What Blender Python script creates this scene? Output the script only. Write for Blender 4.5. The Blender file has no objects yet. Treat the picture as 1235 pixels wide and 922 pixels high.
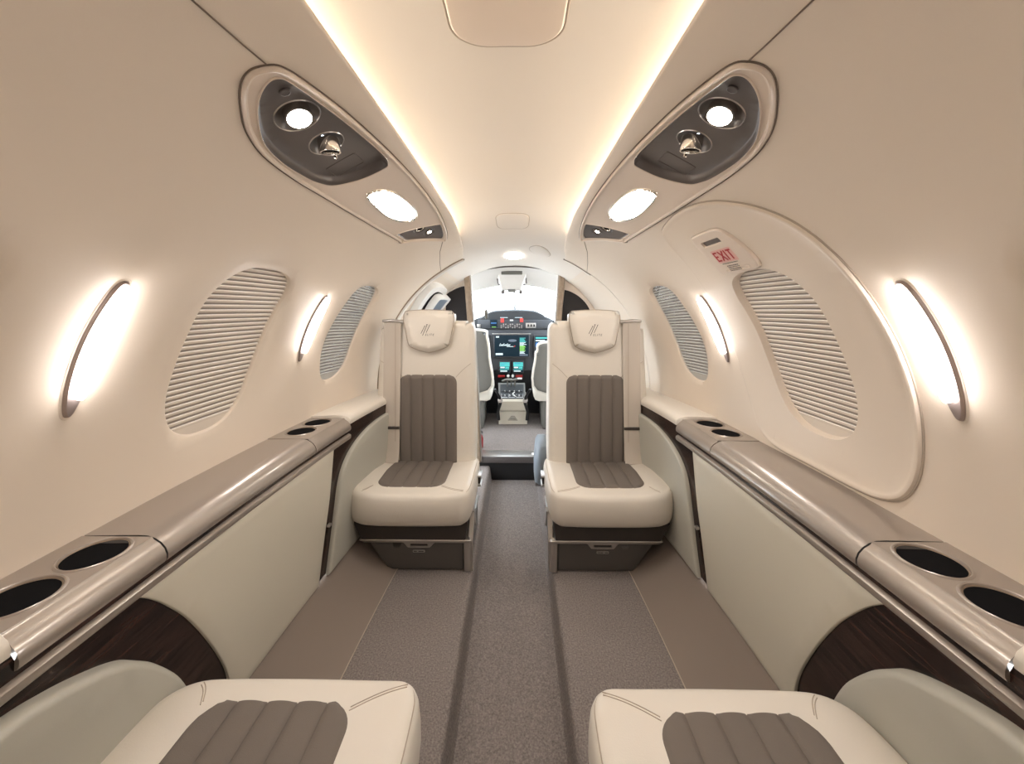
import bpy, bmesh, math, random
from mathutils import Vector, Matrix
from mathutils.geometry import delaunay_2d_cdt
random.seed(7)
PI = math.pi
rad = math.radians
S = bpy.context.scene
COL = S.collection
K = 0.0130899694          # metres of wall arc per degree at a radius of 0.75
ZC = 0.625                # height of the fuselage axis over the side floors

# ------------------------------------------------------------------ materials
def mat(name, col, rough=.5, metal=0, coat=0, bump=0, bscale=200, var=0, vscale=20, spec=.5,
        emit=None, estr=0, alpha=1, trans=0, sheen=0, ior=None):
    m = bpy.data.materials.new(name); m.use_nodes = True
    nt = m.node_tree; b = nt.nodes['Principled BSDF']
    b.inputs['Base Color'].default_value = (*col, 1)
    b.inputs['Roughness'].default_value = rough
    b.inputs['Metallic'].default_value = metal
    b.inputs['Coat Weight'].default_value = coat
    b.inputs['Coat Roughness'].default_value = .04
    b.inputs['Specular IOR Level'].default_value = spec
    b.inputs['Sheen Weight'].default_value = sheen
    b.inputs['Transmission Weight'].default_value = trans
    if ior: b.inputs['IOR'].default_value = ior
    b.inputs['Alpha'].default_value = alpha
    if emit:
        b.inputs['Emission Color'].default_value = (*emit, 1)
        b.inputs['Emission Strength'].default_value = estr
    tc = nt.nodes.new('ShaderNodeTexCoord')
    if bump:
        n = nt.nodes.new('ShaderNodeTexNoise'); n.inputs['Scale'].default_value = bscale
        n.inputs['Detail'].default_value = 3
        bp = nt.nodes.new('ShaderNodeBump'); bp.inputs['Strength'].default_value = bump
        bp.inputs['Distance'].default_value = .002
        nt.links.new(tc.outputs['Object'], n.inputs['Vector'])
        nt.links.new(n.outputs['Fac'], bp.inputs['Height'])
        nt.links.new(bp.outputs['Normal'], b.inputs['Normal'])
    if var:
        n = nt.nodes.new('ShaderNodeTexNoise'); n.inputs['Scale'].default_value = vscale
        n.inputs['Detail'].default_value = 4
        r = nt.nodes.new('ShaderNodeMixRGB')
        r.inputs[1].default_value = (*[c * (1 - var) for c in col], 1)
        r.inputs[2].default_value = (*[min(1, c * (1 + var)) for c in col], 1)
        nt.links.new(tc.outputs['Object'], n.inputs['Vector'])
        nt.links.new(n.outputs['Fac'], r.inputs[0])
        nt.links.new(r.outputs[0], b.inputs['Base Color'])
    return m

M = {}
M['wall'] = mat('cream_liner', (.745, .655, .555), .42, spec=.35, bump=.04, bscale=500)
M['ceil'] = mat('cream_ceiling', (.75, .69, .62), .5, spec=.3)
M['valance'] = M['wall']
M['psu'] = mat('cream_plastic', (.72, .62, .53), .3, spec=.5)
M['dark'] = mat('taupe_plastic', (.115, .10, .095), .32, spec=.5)
M['darker'] = mat('recess_plastic', (.10, .085, .075), .3)
M['seam'] = mat('seam_gap', (.17, .13, .10), .8)
M['black'] = mat('black_plastic', (.012, .012, .013), .4)
M['blackhole'] = mat('cup_lining', (.004, .004, .005), .9, spec=.1)
M['chrome'] = mat('polished_chrome', (.8, .77, .73), .12, metal=1)
M['silver'] = mat('satin_silver', (.50, .475, .45), .3, metal=.8)
M['bronze'] = mat('mauve_bronze', (.34, .28, .26), .35, metal=.6)
M['ledge'] = mat('metallic_taupe_lacquer', (.37, .325, .285), .30, metal=.45, coat=.4)
M['leather'] = mat('cream_leather', (.735, .685, .61), .38, spec=.4, bump=.12, bscale=420)
M['leather_side'] = mat('grey_green_leather', (.50, .49, .43), .42, spec=.35, bump=.05, bscale=420)
M['panel'] = mat('ivory_side_panel', (.66, .625, .53), .4, spec=.35)
M['insert'] = mat('taupe_fabric', (.175, .150, .129), .7, spec=.25, bump=.3, bscale=900)
M['stitch'] = mat('seam_stitch', (.44, .37, .30), .7)
M['band'] = mat('charcoal_leather', (.05, .042, .038), .5, spec=.3)
M['drawer'] = mat('taupe_drawer', (.095, .086, .079), .38, spec=.4)
M['carpet'] = mat('taupe_carpet', (.232, .203, .190), .95, spec=.1, bump=1.0, bscale=210, var=.8, vscale=230)
M['kick'] = mat('taupe_leatherette', (.25, .205, .175), .6, spec=.25, bump=.2, bscale=700)
M['belt'] = mat('beige_webbing', (.56, .50, .43), .6, bump=.3, bscale=1200)
M['lampglass'] = mat('lamp_diffuser', (1, 1, 1), .4, emit=(1, .93, .86), estr=40)
M['sconceglass'] = mat('sconce_diffuser', (1, 1, 1), .4, emit=(1, .93, .90), estr=29)
M['coveled'] = mat('cove_strip', (1, 1, 1), .4, emit=(1, .85, .66), estr=64)
M['domeglass'] = mat('dome_diffuser', (1, 1, 1), .4, emit=(1, .93, .85), estr=34)
M['white'] = mat('white_plastic', (.78, .77, .74), .35)
M['bolster'] = mat('blue_grey_padding', (.22, .25, .28), .5)
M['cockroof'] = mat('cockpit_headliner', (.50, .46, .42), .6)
M['fillglass'] = mat('fill_lamp_diffuser', (1, 1, 1), .4, emit=(1, .93, .85), estr=15)
M['red'] = mat('red_ink', (.42, .015, .02), .5)
M['pink'] = mat('pink_label', (.75, .45, .40), .5)
M['ink'] = mat('dark_ink', (.04, .035, .035), .6)
M['redpaint'] = mat('red_paint', (.30, .012, .012), .35)
M['brass'] = mat('tan_wood_trim', (.30, .225, .16), .28, var=.4, vscale=40, coat=.4)
M['smoke'] = mat('smoked_panel', (.022, .019, .02), .45, coat=0, spec=.3)
M['bluegrey'] = mat('blue_grey_panel', (.16, .20, .25), .3)
M['cockpit'] = mat('cockpit_grey', (.035, .037, .042), .5)
M['shroud'] = mat('glare_shield', (.022, .024, .026), .6, bump=.2, bscale=600)
M['pedestal'] = mat('beige_console', (.52, .47, .38), .45)
M['crewgrey'] = mat('crew_seat_grey', (.13, .125, .11), .6)
M['crewcream'] = mat('crew_seat_cream', (.70, .66, .58), .6)
M['screen'] = mat('display_black', (.006, .01, .014), .5, spec=.1, emit=(.004, .014, .022), estr=1)
def em(name, c, s=1.0): return mat(name, tuple(x * .3 for x in c), .4, emit=c, estr=s)
M['scr_green'] = em('display_green', (.25, .62, .12), 1)
M['scr_cyan'] = em('display_cyan', (.08, .50, .48), .9)
M['scr_white'] = em('display_white', (.62, .75, .78), 1)
M['scr_grey'] = em('display_grey', (.12, .15, .19), 1)
M['scr_red'] = em('display_red', (.65, .06, .05), .9)
M['scr_blue'] = em('display_blue', (.05, .18, .45), .9)

def wood():
    m = mat('dark_veneer', (.03, .012, .008), .25, coat=.15, spec=.3)
    nt = m.node_tree; b = nt.nodes['Principled BSDF']
    tc = nt.nodes.new('ShaderNodeTexCoord'); mp = nt.nodes.new('ShaderNodeMapping')
    mp.inputs['Scale'].default_value = (30, 3, 34)
    n = nt.nodes.new('ShaderNodeTexNoise'); n.inputs['Scale'].default_value = 3; n.inputs['Detail'].default_value = 5
    n.inputs['Distortion'].default_value = .8
    r = nt.nodes.new('ShaderNodeValToRGB')
    r.color_ramp.elements[0].position = .35; r.color_ramp.elements[0].color = (.004, .002, .002, 1)
    r.color_ramp.elements[1].position = .7; r.color_ramp.elements[1].color = (.050, .023, .017, 1)
    nt.links.new(tc.outputs['Object'], mp.inputs['Vector']); nt.links.new(mp.outputs[0], n.inputs['Vector'])
    nt.links.new(n.outputs['Fac'], r.inputs[0]); nt.links.new(r.outputs[0], b.inputs['Base Color'])
    return m
M['wood'] = wood()
M['shade_fold'] = mat('shade_fold_shadow', (.30, .255, .215), .7)  # shadow between the pleats put into the fold colour
M['shade_thin_fold'] = mat('thin_shade_fold_shadow', (.24, .215, .19), .7)
M['shade'] = mat('pleated_shade', (.70, .63, .55), .6, spec=.2)
M['shade_thin'] = mat('thin_pleated_shade', (.68, .65, .60), .6, spec=.2)
def pane_mat(name, tint, rough, mixw):
    m = bpy.data.materials.new(name); m.use_nodes = True
    nt = m.node_tree; nt.nodes.clear()
    o = nt.nodes.new('ShaderNodeOutputMaterial'); mx = nt.nodes.new('ShaderNodeMixShader')
    t = nt.nodes.new('ShaderNodeBsdfTransparent'); t.inputs[0].default_value = (*tint, 1)
    g = nt.nodes.new('ShaderNodeBsdfGlossy'); g.inputs['Roughness'].default_value = rough
    fr = nt.nodes.new('ShaderNodeLayerWeight'); fr.inputs['Blend'].default_value = .12
    a = nt.nodes.new('ShaderNodeMath'); a.operation = 'ADD'; a.inputs[1].default_value = mixw
    nt.links.new(fr.outputs['Facing'], a.inputs[0]); nt.links.new(a.outputs[0], mx.inputs[0])
    nt.links.new(t.outputs[0], mx.inputs[1]); nt.links.new(g.outputs[0], mx.inputs[2])
    nt.links.new(mx.outputs[0], o.inputs[0])
    return m
M['pane'] = pane_mat('window_pane', (.96, .97, .98), .05, .0)
M['pane_shiny'] = pane_mat('shiny_window_pane', (.90, .93, .96), .03, .03)

# ------------------------------------------------------------------ scene-graph helpers
def tag(o, label=None, cat=None, group=None, kind=None):
    if label: o['label'] = label
    if cat: o['category'] = cat
    if group: o['group'] = group
    if kind: o['kind'] = kind
    return o
def thing(name, label, cat, loc=(0, 0, 0), group=None):
    o = bpy.data.objects.new(name, None); COL.objects.link(o); o.location = loc
    o.empty_display_size = .05
    return tag(o, label, cat, group)
def obj(name, vf, m, parent=None, smooth=True, origin=None, angle=None, weld=None):
    """vf: (verts, faces) in world (or parent-local) metres."""
    v, f = vf
    me = bpy.data.meshes.new(name)
    off = Vector(origin) if origin else Vector((0, 0, 0))
    if parent is not None and origin is None:
        off = Vector((0, 0, 0))
    me.from_pydata([tuple(Vector(p) - off) for p in v], [], f)
    bm = bmesh.new(); bm.from_mesh(me)
    if weld: bmesh.ops.remove_doubles(bm, verts=bm.verts, dist=weld)
    bmesh.ops.dissolve_degenerate(bm, edges=bm.edges, dist=1e-7)
    bmesh.ops.recalc_face_normals(bm, faces=bm.faces)
    bm.to_mesh(me); bm.free()
    me.materials.append(M[m] if isinstance(m, str) else m)
    if smooth:
        me.polygons.foreach_set('use_smooth', [True] * len(me.polygons))
        me.set_sharp_from_angle(angle=rad(angle or 40))
    o = bpy.data.objects.new(name, me); COL.objects.link(o)
    o.location = off
    if parent is not None: o.parent = parent
    return o
class MB:
    def __init__(s): s.v = []; s.f = []
    def ring(s, pts):
        i = len(s.v); s.v += [tuple(p) for p in pts]; return list(range(i, len(s.v)))
    def bridge(s, a, b, closed=True):
        n = len(a)
        for i in range(n if closed else n - 1):
            j = (i + 1) % n
            s.f.append((a[i], a[j], b[j], b[i]))
    def add(s, vf):
        i = len(s.v); s.v += [tuple(p) for p in vf[0]]; s.f += [tuple(k + i for k in q) for q in vf[1]]; return s
    @property
    def vf(s): return (s.v, s.f)
def loft(rings, closed=True, cap0=False, cap1=False):
    b = MB(); R_ = [b.ring(r) for r in rings]
    for i in range(len(R_) - 1): b.bridge(R_[i], R_[i + 1], closed)
    if cap0: b.f.append(tuple(R_[0]))
    if cap1: b.f.append(tuple(reversed(R_[-1])))
    return b.vf
def box(x0, x1, y0, y1, z0, z1, bev=.002):
    """rounded-edge box as a loft of bevelled rectangles (vertical axis z)"""
    bev = min(bev, abs(x1 - x0) * .45, abs(y1 - y0) * .45, abs(z1 - z0) * .45)
    def rr(d, z):
        c = []
        for cx, cy, a0 in ((x1 - bev, y1 - bev, 0), (x0 + bev, y1 - bev, 90), (x0 + bev, y0 + bev, 180), (x1 - bev, y0 + bev, 270)):
            for k in range(4):
                a = rad(a0 + 30 * k); c.append((cx + (bev - d) * math.cos(a), cy + (bev - d) * math.sin(a), z))
        return c
    return loft([rr(bev * .999, z0), rr(bev * .3, z0 + bev * .3), rr(0, z0 + bev), rr(0, z1 - bev), rr(bev * .3, z1 - bev * .3), rr(bev * .999, z1)], True, True, True)
def xf(vf, Mx): return ([tuple(Mx @ Vector(p)) for p in vf[0]], vf[1])
def join(*vfs):
    b = MB()
    for q in vfs: b.add(q)
    return b.vf
def tube(path, r, n=10, cap=True, flat=1.0, up=(0, 0, 1)):
    path = [Vector(p) for p in path]; rings = []
    for i, p in enumerate(path):
        t = (path[min(i + 1, len(path) - 1)] - path[max(i - 1, 0)]).normalized()
        u = Vector(up)
        if abs(t.dot(u)) > .95: u = Vector((1, 0, 0))
        a = t.cross(u).normalized(); c = a.cross(t).normalized()
        rr = r[i] if isinstance(r, (list, tuple)) else r
        rings.append([p + a * math.cos(2 * PI * k / n) * rr + c * math.sin(2 * PI * k / n) * rr * flat for k in range(n)])
    return loft(rings, True, cap, cap)
def lathe(center, axis, prof, n=28):
    """prof: list of (radius, height along axis)"""
    ax = Vector(axis).normalized(); u = ax.orthogonal().normalized(); w = ax.cross(u); c = Vector(center)
    return loft([[c + ax * h + (u * math.cos(2 * PI * k / n) + w * math.sin(2 * PI * k / n)) * r for k in range(n)] for r, h in prof], True, prof[0][0] > 1e-4, prof[-1][0] > 1e-4)

# ------------------------------------------------------------------ 2-D outlines
def ccw(p):
    a = sum(p[i][0] * p[(i + 1) % len(p)][1] - p[(i + 1) % len(p)][0] * p[i][1] for i in range(len(p)))
    return list(p) if a > 0 else list(reversed(p))
def smooth(pts, sub=6, sharp=()):
    """closed Catmull-Rom through pts; indices in sharp keep a corner"""
    n = len(pts); out = []
    for i in range(n):
        p0, p1, p2, p3 = pts[(i - 1) % n], pts[i], pts[(i + 1) % n], pts[(i + 2) % n]
        if i in sharp: p0 = p1
        if (i + 1) % n in sharp: p3 = p2
        for k in range(sub):
            t = k / sub
            out.append(tuple(.5 * (2 * p1[j] + (p2[j] - p0[j]) * t + (2 * p0[j] - 5 * p1[j] + 4 * p2[j] - p3[j]) * t * t + (3 * p1[j] - p0[j] - 3 * p2[j] + p3[j]) * t ** 3) for j in (0, 1)))
    return out
def resample(pts, step):
    out = []; n = len(pts)
    for i in range(n):
        a, b = pts[i], pts[(i + 1) % n]; d = math.dist(a, b); k = max(1, int(round(d / step)))
        for j in range(k): out.append((a[0] + (b[0] - a[0]) * j / k, a[1] + (b[1] - a[1]) * j / k))
    return out
def clean(pts, eps):
    out = [pts[0]]
    for p in pts[1:]:
        if math.dist(p, out[-1]) > eps: out.append(p)
    if math.dist(out[0], out[-1]) < eps: out.pop()
    return out
def rrect(x0, x1, y0, y1, r, seg=6):
    rs = r if isinstance(r, (list, tuple)) else [r] * 4      # order: (x1,y1) (x0,y1) (x0,y0) (x1,y0)
    out = []
    for (cx, cy, a0, q) in ((x1 - rs[0], y1 - rs[0], 0, rs[0]), (x0 + rs[1], y1 - rs[1], 90, rs[1]), (x0 + rs[2], y0 + rs[2], 180, rs[2]), (x1 - rs[3], y0 + rs[3], 270, rs[3])):
        for k in range(seg + 1):
            a = rad(a0 + 90 * k / seg); out.append((cx + q * math.cos(a), cy + q * math.sin(a)))
    return out
def offset(pts, d):
    """CCW outline moved outward by d (inward if negative)"""
    n = len(pts); out = []
    for i in range(n):
        a, b, c = pts[i - 1], pts[i], pts[(i + 1) % n]
        n1 = Vector((b[1] - a[1], a[0] - b[0])); n2 = Vector((c[1] - b[1], b[0] - c[0]))
        if n1.length < 1e-9: n1 = n2
        if n2.length < 1e-9: n2 = n1
        n1.normalize(); n2.normalize(); m = n1 + n2
        if m.length < 1e-6: m = n1
        m = m / max(.5, m.length_squared / 2)
        out.append((b[0] + m.x * d, b[1] + m.y * d))
    return out
def inside(p, poly):
    x, y = p; r = False; n = len(poly)
    for i in range(n):
        x1, y1 = poly[i]; x2, y2 = poly[(i + 1) % n]
        if (y1 > y) != (y2 > y) and x < (x2 - x1) * (y - y1) / (y2 - y1) + x1: r = not r
    return r
def cdt(outer, holes, step):
    V = [Vector(p) for p in outer]; E = [(i, (i + 1) % len(outer)) for i in range(len(outer))]
    for h in holes:
        k = len(V); V += [Vector(p) for p in h]; E += [(k + i, k + (i + 1) % len(h)) for i in range(len(h))]
    nb = len(V); B = list(V)
    xs = [p[0] for p in outer]; ys = [p[1] for p in outer]
    cell = {}
    for p in B: cell.setdefault((int(p.x // step), int(p.y // step)), []).append(p)
    y = min(ys) + step * .5; row = 0
    while y < max(ys):
        x = min(xs) + step * (.5 if row % 2 else .25)
        while x < max(xs):
            p = (x, y)
            if inside(p, outer) and not any(inside(p, h) for h in holes):
                ci, cj = int(x // step), int(y // step); ok = True
                for a in (-1, 0, 1):
                    for b in (-1, 0, 1):
                        for q in cell.get((ci + a, cj + b), ()):
                            if (q.x - x) ** 2 + (q.y - y) ** 2 < (.45 * step) ** 2: ok = False
                if ok: V.append(Vector(p))
            x += step
        y += step; row += 1
    v2, _, f, ov, _, _ = delaunay_2d_cdt(V, E, [], 0, 1e-7)
    idx = {}
    for new, olds in enumerate(ov):
        for o_ in olds: idx[o_] = new
    F = []
    for t in f:
        c = (sum(v2[i].x for i in t) / len(t), sum(v2[i].y for i in t) / len(t))
        if inside(c, outer) and not any(inside(c, h) for h in holes): F.append(tuple(t))
    return [tuple(p) for p in v2], F, idx, nb
def plate(outer, holes, mapf, step=.02, h=0, oprof=(), hprof=(), bstep=None, back=None, hk=None):
    """sheet over a curved surface. mapf(a,b,h). oprof: (outset,h) rings past the outline;
    hprof: (inset into hole,h) rings, one list or one per hole. back: closes with a rear cap"""
    bs = bstep or step
    outer = ccw(resample(clean(outer, 1e-5), bs)); holes = [ccw(resample(clean(q, 1e-5), bs)) for q in holes]
    hf = h if callable(h) else (lambda a, b: h)
    v2, F, idx, nb = cdt(outer, holes, step)
    b = MB(); b.v = [tuple(mapf(x, y, hf(x, y))) for x, y in v2]; b.f = list(F)
    prev = [idx[i] for i in range(len(outer))]
    for d, hh in oprof:
        r = b.ring([mapf(x, y, hh if hk is None else hk(x, y, hh)) for x, y in offset(outer, d)]); b.bridge(prev, r); prev = r
    if back is not None: b.f.append(tuple(prev))
    k = len(outer)
    for hi, q in enumerate(holes):
        prev = [idx[k + i] for i in range(len(q))]; k += len(q)
        pr = hprof[hi] if hprof and isinstance(hprof[0], list) else hprof
        for d, hh in pr:
            r = b.ring([mapf(x, y, hh) for x, y in offset(q, -d)]); b.bridge(prev, r); prev = r
    return b.vf
def bead(outline, mapf, prof, step=.01):
    """closed strip following an outline: prof (outset,h) rings"""
    o = ccw(resample(clean(outline, 1e-5), step))
    return loft([[mapf(x, y, hh) for x, y in offset(o, d)] for d, hh in prof])
def circ(x, y, r, n=40, ry=None): return [(x + r * math.cos(2 * PI * k / n), y + (ry or r) * math.sin(2 * PI * k / n)) for k in range(n)]

# ------------------------------------------------------------------ fuselage section
KY = [-1.3, .75, .95, 1.2, 1.45, 1.65, 1.85, 2.1, 2.4, 3.0, 4.2]
KR = [.75, .75, .747, .735, .713, .68, .637, .60, .57, .55, .5]
def R(Y):
    Y = min(max(Y, KY[0]), KY[-1])
    for i in range(len(KY) - 1):
        if Y <= KY[i + 1]:
            def m(j):
                if j <= 0 or j >= len(KY) - 1: return 0
                return (KR[j + 1] - KR[j - 1]) / (KY[j + 1] - KY[j - 1])
            h = KY[i + 1] - KY[i]; t = (Y - KY[i]) / h
            return ((2 * t ** 3 - 3 * t * t + 1) * KR[i] + (t ** 3 - 2 * t * t + t) * h * m(i) + (-2 * t ** 3 + 3 * t * t) * KR[i + 1] + (t ** 3 - t * t) * h * m(i + 1))
    return KR[-1]
def s_(Y): return R(Y) / .75
def wallmap(sg):
    def f(Y, a, h):
        th = a / .75; r = R(Y) - h
        return (sg * r * math.cos(th), Y, ZC + r * math.sin(th))
    return f
def sidemap(sg):
    def f(Y, z, h):
        x = (.600 + (.499 - z) / .41 * .015) * s_(Y) - h
        return (sg * x, Y, z)
    return f
def deg(pts): return [(y, t * K) for y, t in pts]

WIN1 = deg([(.975, 35.1), (1.06, 34.9), (1.112, 33.2), (1.129, 30.0), (1.126, 26.0), (1.119, 21.0), (1.112, 15.2), (1.093, 9.0), (1.060, 5.0), (1.008, 2.9), (.935, 2.8), (.888, 4.3), (.862, 7.0), (.853, 11.0), (.857, 16.5), (.862, 21.5), (.865, 25.5), (.874, 29.0), (.899, 32.4), (.935, 34.4)])
WIN2 = deg([(1.535, 35.5), (1.60, 36.2), (1.64, 34.6), (1.652, 29.5), (1.648, 22.5), (1.635, 14.5), (1.608, 8.0), (1.558, 5.0), (1.50, 4.5), (1.463, 6.3), (1.449, 11.0), (1.452, 17.0), (1.468, 23.0), (1.487, 29.0), (1.503, 33.5)])
WIN0 = [(y - .635, a) for y, a in WIN1]
PSU = deg([(.54, 62.4), (.545, 64.0), (.56, 65.0), (.61, 65.8), (.706, 66.8), (.87, 67.8), (1.055, 68.5), (1.283, 68.7), (1.45, 68.2), (1.56, 67.3), (1.625, 66.4), (1.668, 65.0), (1.655, 63.9), (1.49, 54.9), (1.465, 54.3), (1.38, 54.1), (1.27, 53.9), (1.1, 53.8), (.905, 53.9), (.8, 54.1), (.70, 54.9), (.633, 56.5), (.585, 58.7), (.553, 60.7)])
PSU_DARK = deg([(.566, 63.0), (.568, 64.0), (.582, 64.5), (.63, 65.1), (.73, 66.0), (.84, 66.7), (.914, 67.0), (.945, 66.7), (.963, 65.6), (.960, 61.2), (.922, 57.0), (.875, 55.6), (.817, 55.2), (.745, 55.3), (.683, 56.1), (.643, 57.5), (.603, 59.5), (.579, 61.3)])
PSU_DOME = deg([(1.047, 59.5), (1.066, 61.9), (1.122, 63.6), (1.234, 64.2), (1.322, 63.8), (1.360, 62.1), (1.325, 59.3), (1.233, 57.9), (1.133, 58.0), (1.066, 58.5)])
PSU_SMALL = deg([(1.505, 67.2), (1.555, 66.9), (1.62, 65.8), (1.652, 64.3), (1.50, 55.6), (1.475, 55.1), (1.40, 55.0), (1.392, 55.5)])
HATCH = deg([(1.234, 50.5), (1.15, 52.3), (1.037, 52.9), (.938, 51.7), (.87, 49.3), (.815, 46.0), (.775, 41.8), (.750, 36.6), (.733, 30.5), (.722, 24.0), (.717, 18.5), (.717, 13.0), (.723, 7.5), (.733, 3.0), (.751, -.3), (.777, -2.4), (.819, -3.6), (.883, -4.0), (1.0, -4.0), (1.1, -4.0), (1.16, -3.0), (1.205, 0), (1.245, 8.0), (1.272, 18.0), (1.284, 28.0), (1.283, 38.0), (1.268, 45.5)])
PLAC = deg([(1.128, 45.9), (1.10, 46.5), (1.018, 46.5), (.984, 45.6), (.963, 42.5), (.952, 39.0), (.955, 36.7), (.981, 35.9), (1.087, 35.8), (1.128, 36.6), (1.134, 41.3)])

def lip(Y):                                    # arc angle of the valance lip
    pts = [(-1.3, 71), (1.5, 71), (1.7, 70), (1.85, 68.2), (1.95, 66)]
    for (a, b), (c, d) in zip(pts, pts[1:]):
        if Y <= c: t = (Y - a) / (c - a); return (b + (d - b) * t) * K
    return 66 * K

def bowl(Y, a):                                # soft dish pressed round each window
    h = 0
    for cy, ca, ry, ra in ((.99, 19 * K, .22, .30), (1.555, 20 * K, .15, .27), (.355, 19 * K, .22, .30)):
        d = math.hypot((Y - cy) / ry, (a - ca) / ra)
        if d < 1: t = 1 - d; t = min(1, t * 3.2); h -= .007 * t * t * (3 - 2 * t)
    return h

# ------------------------------------------------------------------ the shell
Y0 = -1.05; YR = 1.97
def ring_y(a):                                 # forward edge of the cabin liner, raked
    t = a / K
    return 1.86 + .11 * max(0, min(1, (t + 5) / 60))
for sg, side in ((-1, 'left'), (1, 'right')):
    wm = wallmap(sg)
    a0 = -8 * K
    outer = [(Y0, a0)]
    ylist = [Y0 + (1.86 - Y0) * k / 60 for k in range(61)]
    outer = [(y, a0) for y in ylist]
    outer += [(ring_y(a0 + (66 * K - a0) * k / 24), a0 + (66 * K - a0) * k / 24) for k in range(1, 25)]
    top = [(y, lip(y)) for y in [Y0 + (1.95 - Y0) * k / 250 for k in range(251)]]
    outer += list(reversed(top))
    holes = [ccw(offset(ccw(smooth(PSU, 5, (12, 14))), -.004))]
    hp = [[(0, 0), (.001, -.004)]]
    for w in (WIN1, WIN2, WIN0):
        if sg > 0 and w is WIN1:
            holes.append(offset(ccw(smooth(w, 5)), .006)); hp.append([(0, -.002), (.001, -.005)])
        else:
            holes.append(offset(ccw(smooth(w, 5)), .004)); hp.append([(.002, -.008), (.004, -.0105), (.0055, -.014), (.006, -.024)])
    vf = plate(outer, holes, wm, step=.026, h=lambda y, a: bowl(y, a), hprof=hp, bstep=.012)
    # the rolled lip of the valance
    lipr = []
    for da, h in ((0, 0), (.003, -.002), (.0045, -.006), (.003, -.011), (-.004, -.013), (-.05, -.013)):
        lipr.append([wm(y, a + da, h) for y, a in top])
    vf = join(vf, loft(lipr, False))
    w = obj('wall_' + side, vf, 'wall', weld=1e-5, angle=60); tag(w, kind='structure')
    # seams pressed into the liner
    def seam(path, r=.0011, h=.0006, n='trim_1'):
        return tube([wm(y, t * K, h) for y, t in path], r, 6)
    sm = seam([(-1.0 + .05 * k, 62.6 if k < 20 else 62.6 + (k - 20) * .14) for k in range(31)] + [(.543, 64.2)])
    sm2 = seam([(1.668, 64.0), (1.75, 60.5), (1.85, 57.3), (1.965, 54.3)], .0009)
    tag(obj('trim_1', join(sm, sm2), 'seam'), kind='structure')
    # ceiling cove strip hidden behind the lip
    c = thing('cove_light', 'warm cove light strip glowing along the %s edge of the cream ceiling' % side, 'cove light', wm(.4, 67 * K, -.02), 'cove lights beside the ceiling')
    L_ = Vector(c.location)
    ys = [Y0 + .02 + (1.72 - Y0) * k / 40 for k in range(41)]
    st = loft([[Vector(wm(y, 66.5 * K, -.0148)) - L_ for y in ys], [Vector(wm(y, 66.8 * K, -.0262)) - L_ for y in ys]], False)
    obj('light_strip', st, 'coveled', c)
    ch = loft([[Vector(wm(y, 66.3 * K, -.0145)) - L_ for y in ys], [Vector(wm(y, 66.3 * K, -.0275)) - L_ for y in ys]], False)
    obj('strip_housing', ch, 'white', c)

def ceilmap(Y, x, h):                           # x is arc length from the crown
    d = .030
    if Y > 1.55: t = min(1, (Y - 1.55) / .4); d = .030 - .028 * t * t * (3 - 2 * t)
    r = R(Y) + d - h; th = x / .75
    return (r * math.sin(th), Y, ZC + r * math.cos(th))
rows = []
for k in range(90):
    y = Y0 + (2.40 - Y0) * k / 89
    half = (24.5 if y < 1.6 else 24.5 + (38 - 24.5) * min(1, (y - 1.6) / .35)) * K
    rows.append([ceilmap(y, -half + 2 * half * j / 48, 0) for j in range(49)])
tag(obj('ceiling', loft(rows, False), 'ceil'), kind='structure')
# vestibule side linings between the liner's end and the cockpit bulkhead
for sg in (-1, 1):
    rows = []
    for k in range(24):
        y = 1.84 + (2.40 - 1.84) * k / 23
        rows.append([wallmap(sg)(y, (-62 + (118 * j / 40)) * K, -.004 if y < 2.0 else -.002) for j in range(41)])
    fvf = loft(rows, False)
    if sg < 0:                                   # the open entry doorway, low on the left
        def doorway(q):
            y = sum(fvf[0][i][1] for i in q) / 4; z = sum(fvf[0][i][2] for i in q) / 4
            return 2.04 < y < 2.34 and .10 < z < .74
        fvf = (fvf[0], [q for q in fvf[1] if not doorway(q)])
    tag(obj('wall_front_' + ('left' if sg < 0 else 'right'), fvf, 'wall'), kind='structure')
    # edge bead of the cabin liner
    if sg < 0:
        pth = [wallmap(sg)(ring_y(t * K) + .004, t * K, .002) for t in [-8 + 74 * k / 40 for k in range(41)]]
        tag(obj('trim_2', tube(pth, .011, 12), 'white'), kind='structure')
        pth = [wallmap(sg)(ring_y(t * K) - .012, t * K, .0015) for t in [-8 + 74 * k / 40 for k in range(41)]]
        tag(obj('trim_3', tube(pth, .003, 8), 'brass'), kind='structure')
    else:
        pth = [wallmap(sg)(ring_y(t * K) + .0, t * K, .0005) for t in [-8 + 74 * k / 40 for k in range(41)]]
        tag(obj('trim_2', tube(pth, .0016, 8), 'ceil'), kind='structure')
# dark gap where the valance ends
for sg in (-1, 1):
    pth = [wallmap(sg)(ring_y(t * K) + .002, t * K, .002) for t in [52 + 14.5 * k / 10 for k in range(11)]]
    tag(obj('trim_4', tube(pth, .0028, 8), 'seam'), kind='structure')
# aft wall
n = 40
pts = [(.80 * math.cos(2 * PI * k / n), Y0 + .01, ZC + .80 * math.sin(2 * PI * k / n)) for k in range(n)]
tag(obj('wall_back', loft([pts, [(x, y - .02, z) for x, y, z in pts]], True, True, True), 'wall'), kind='structure')

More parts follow.
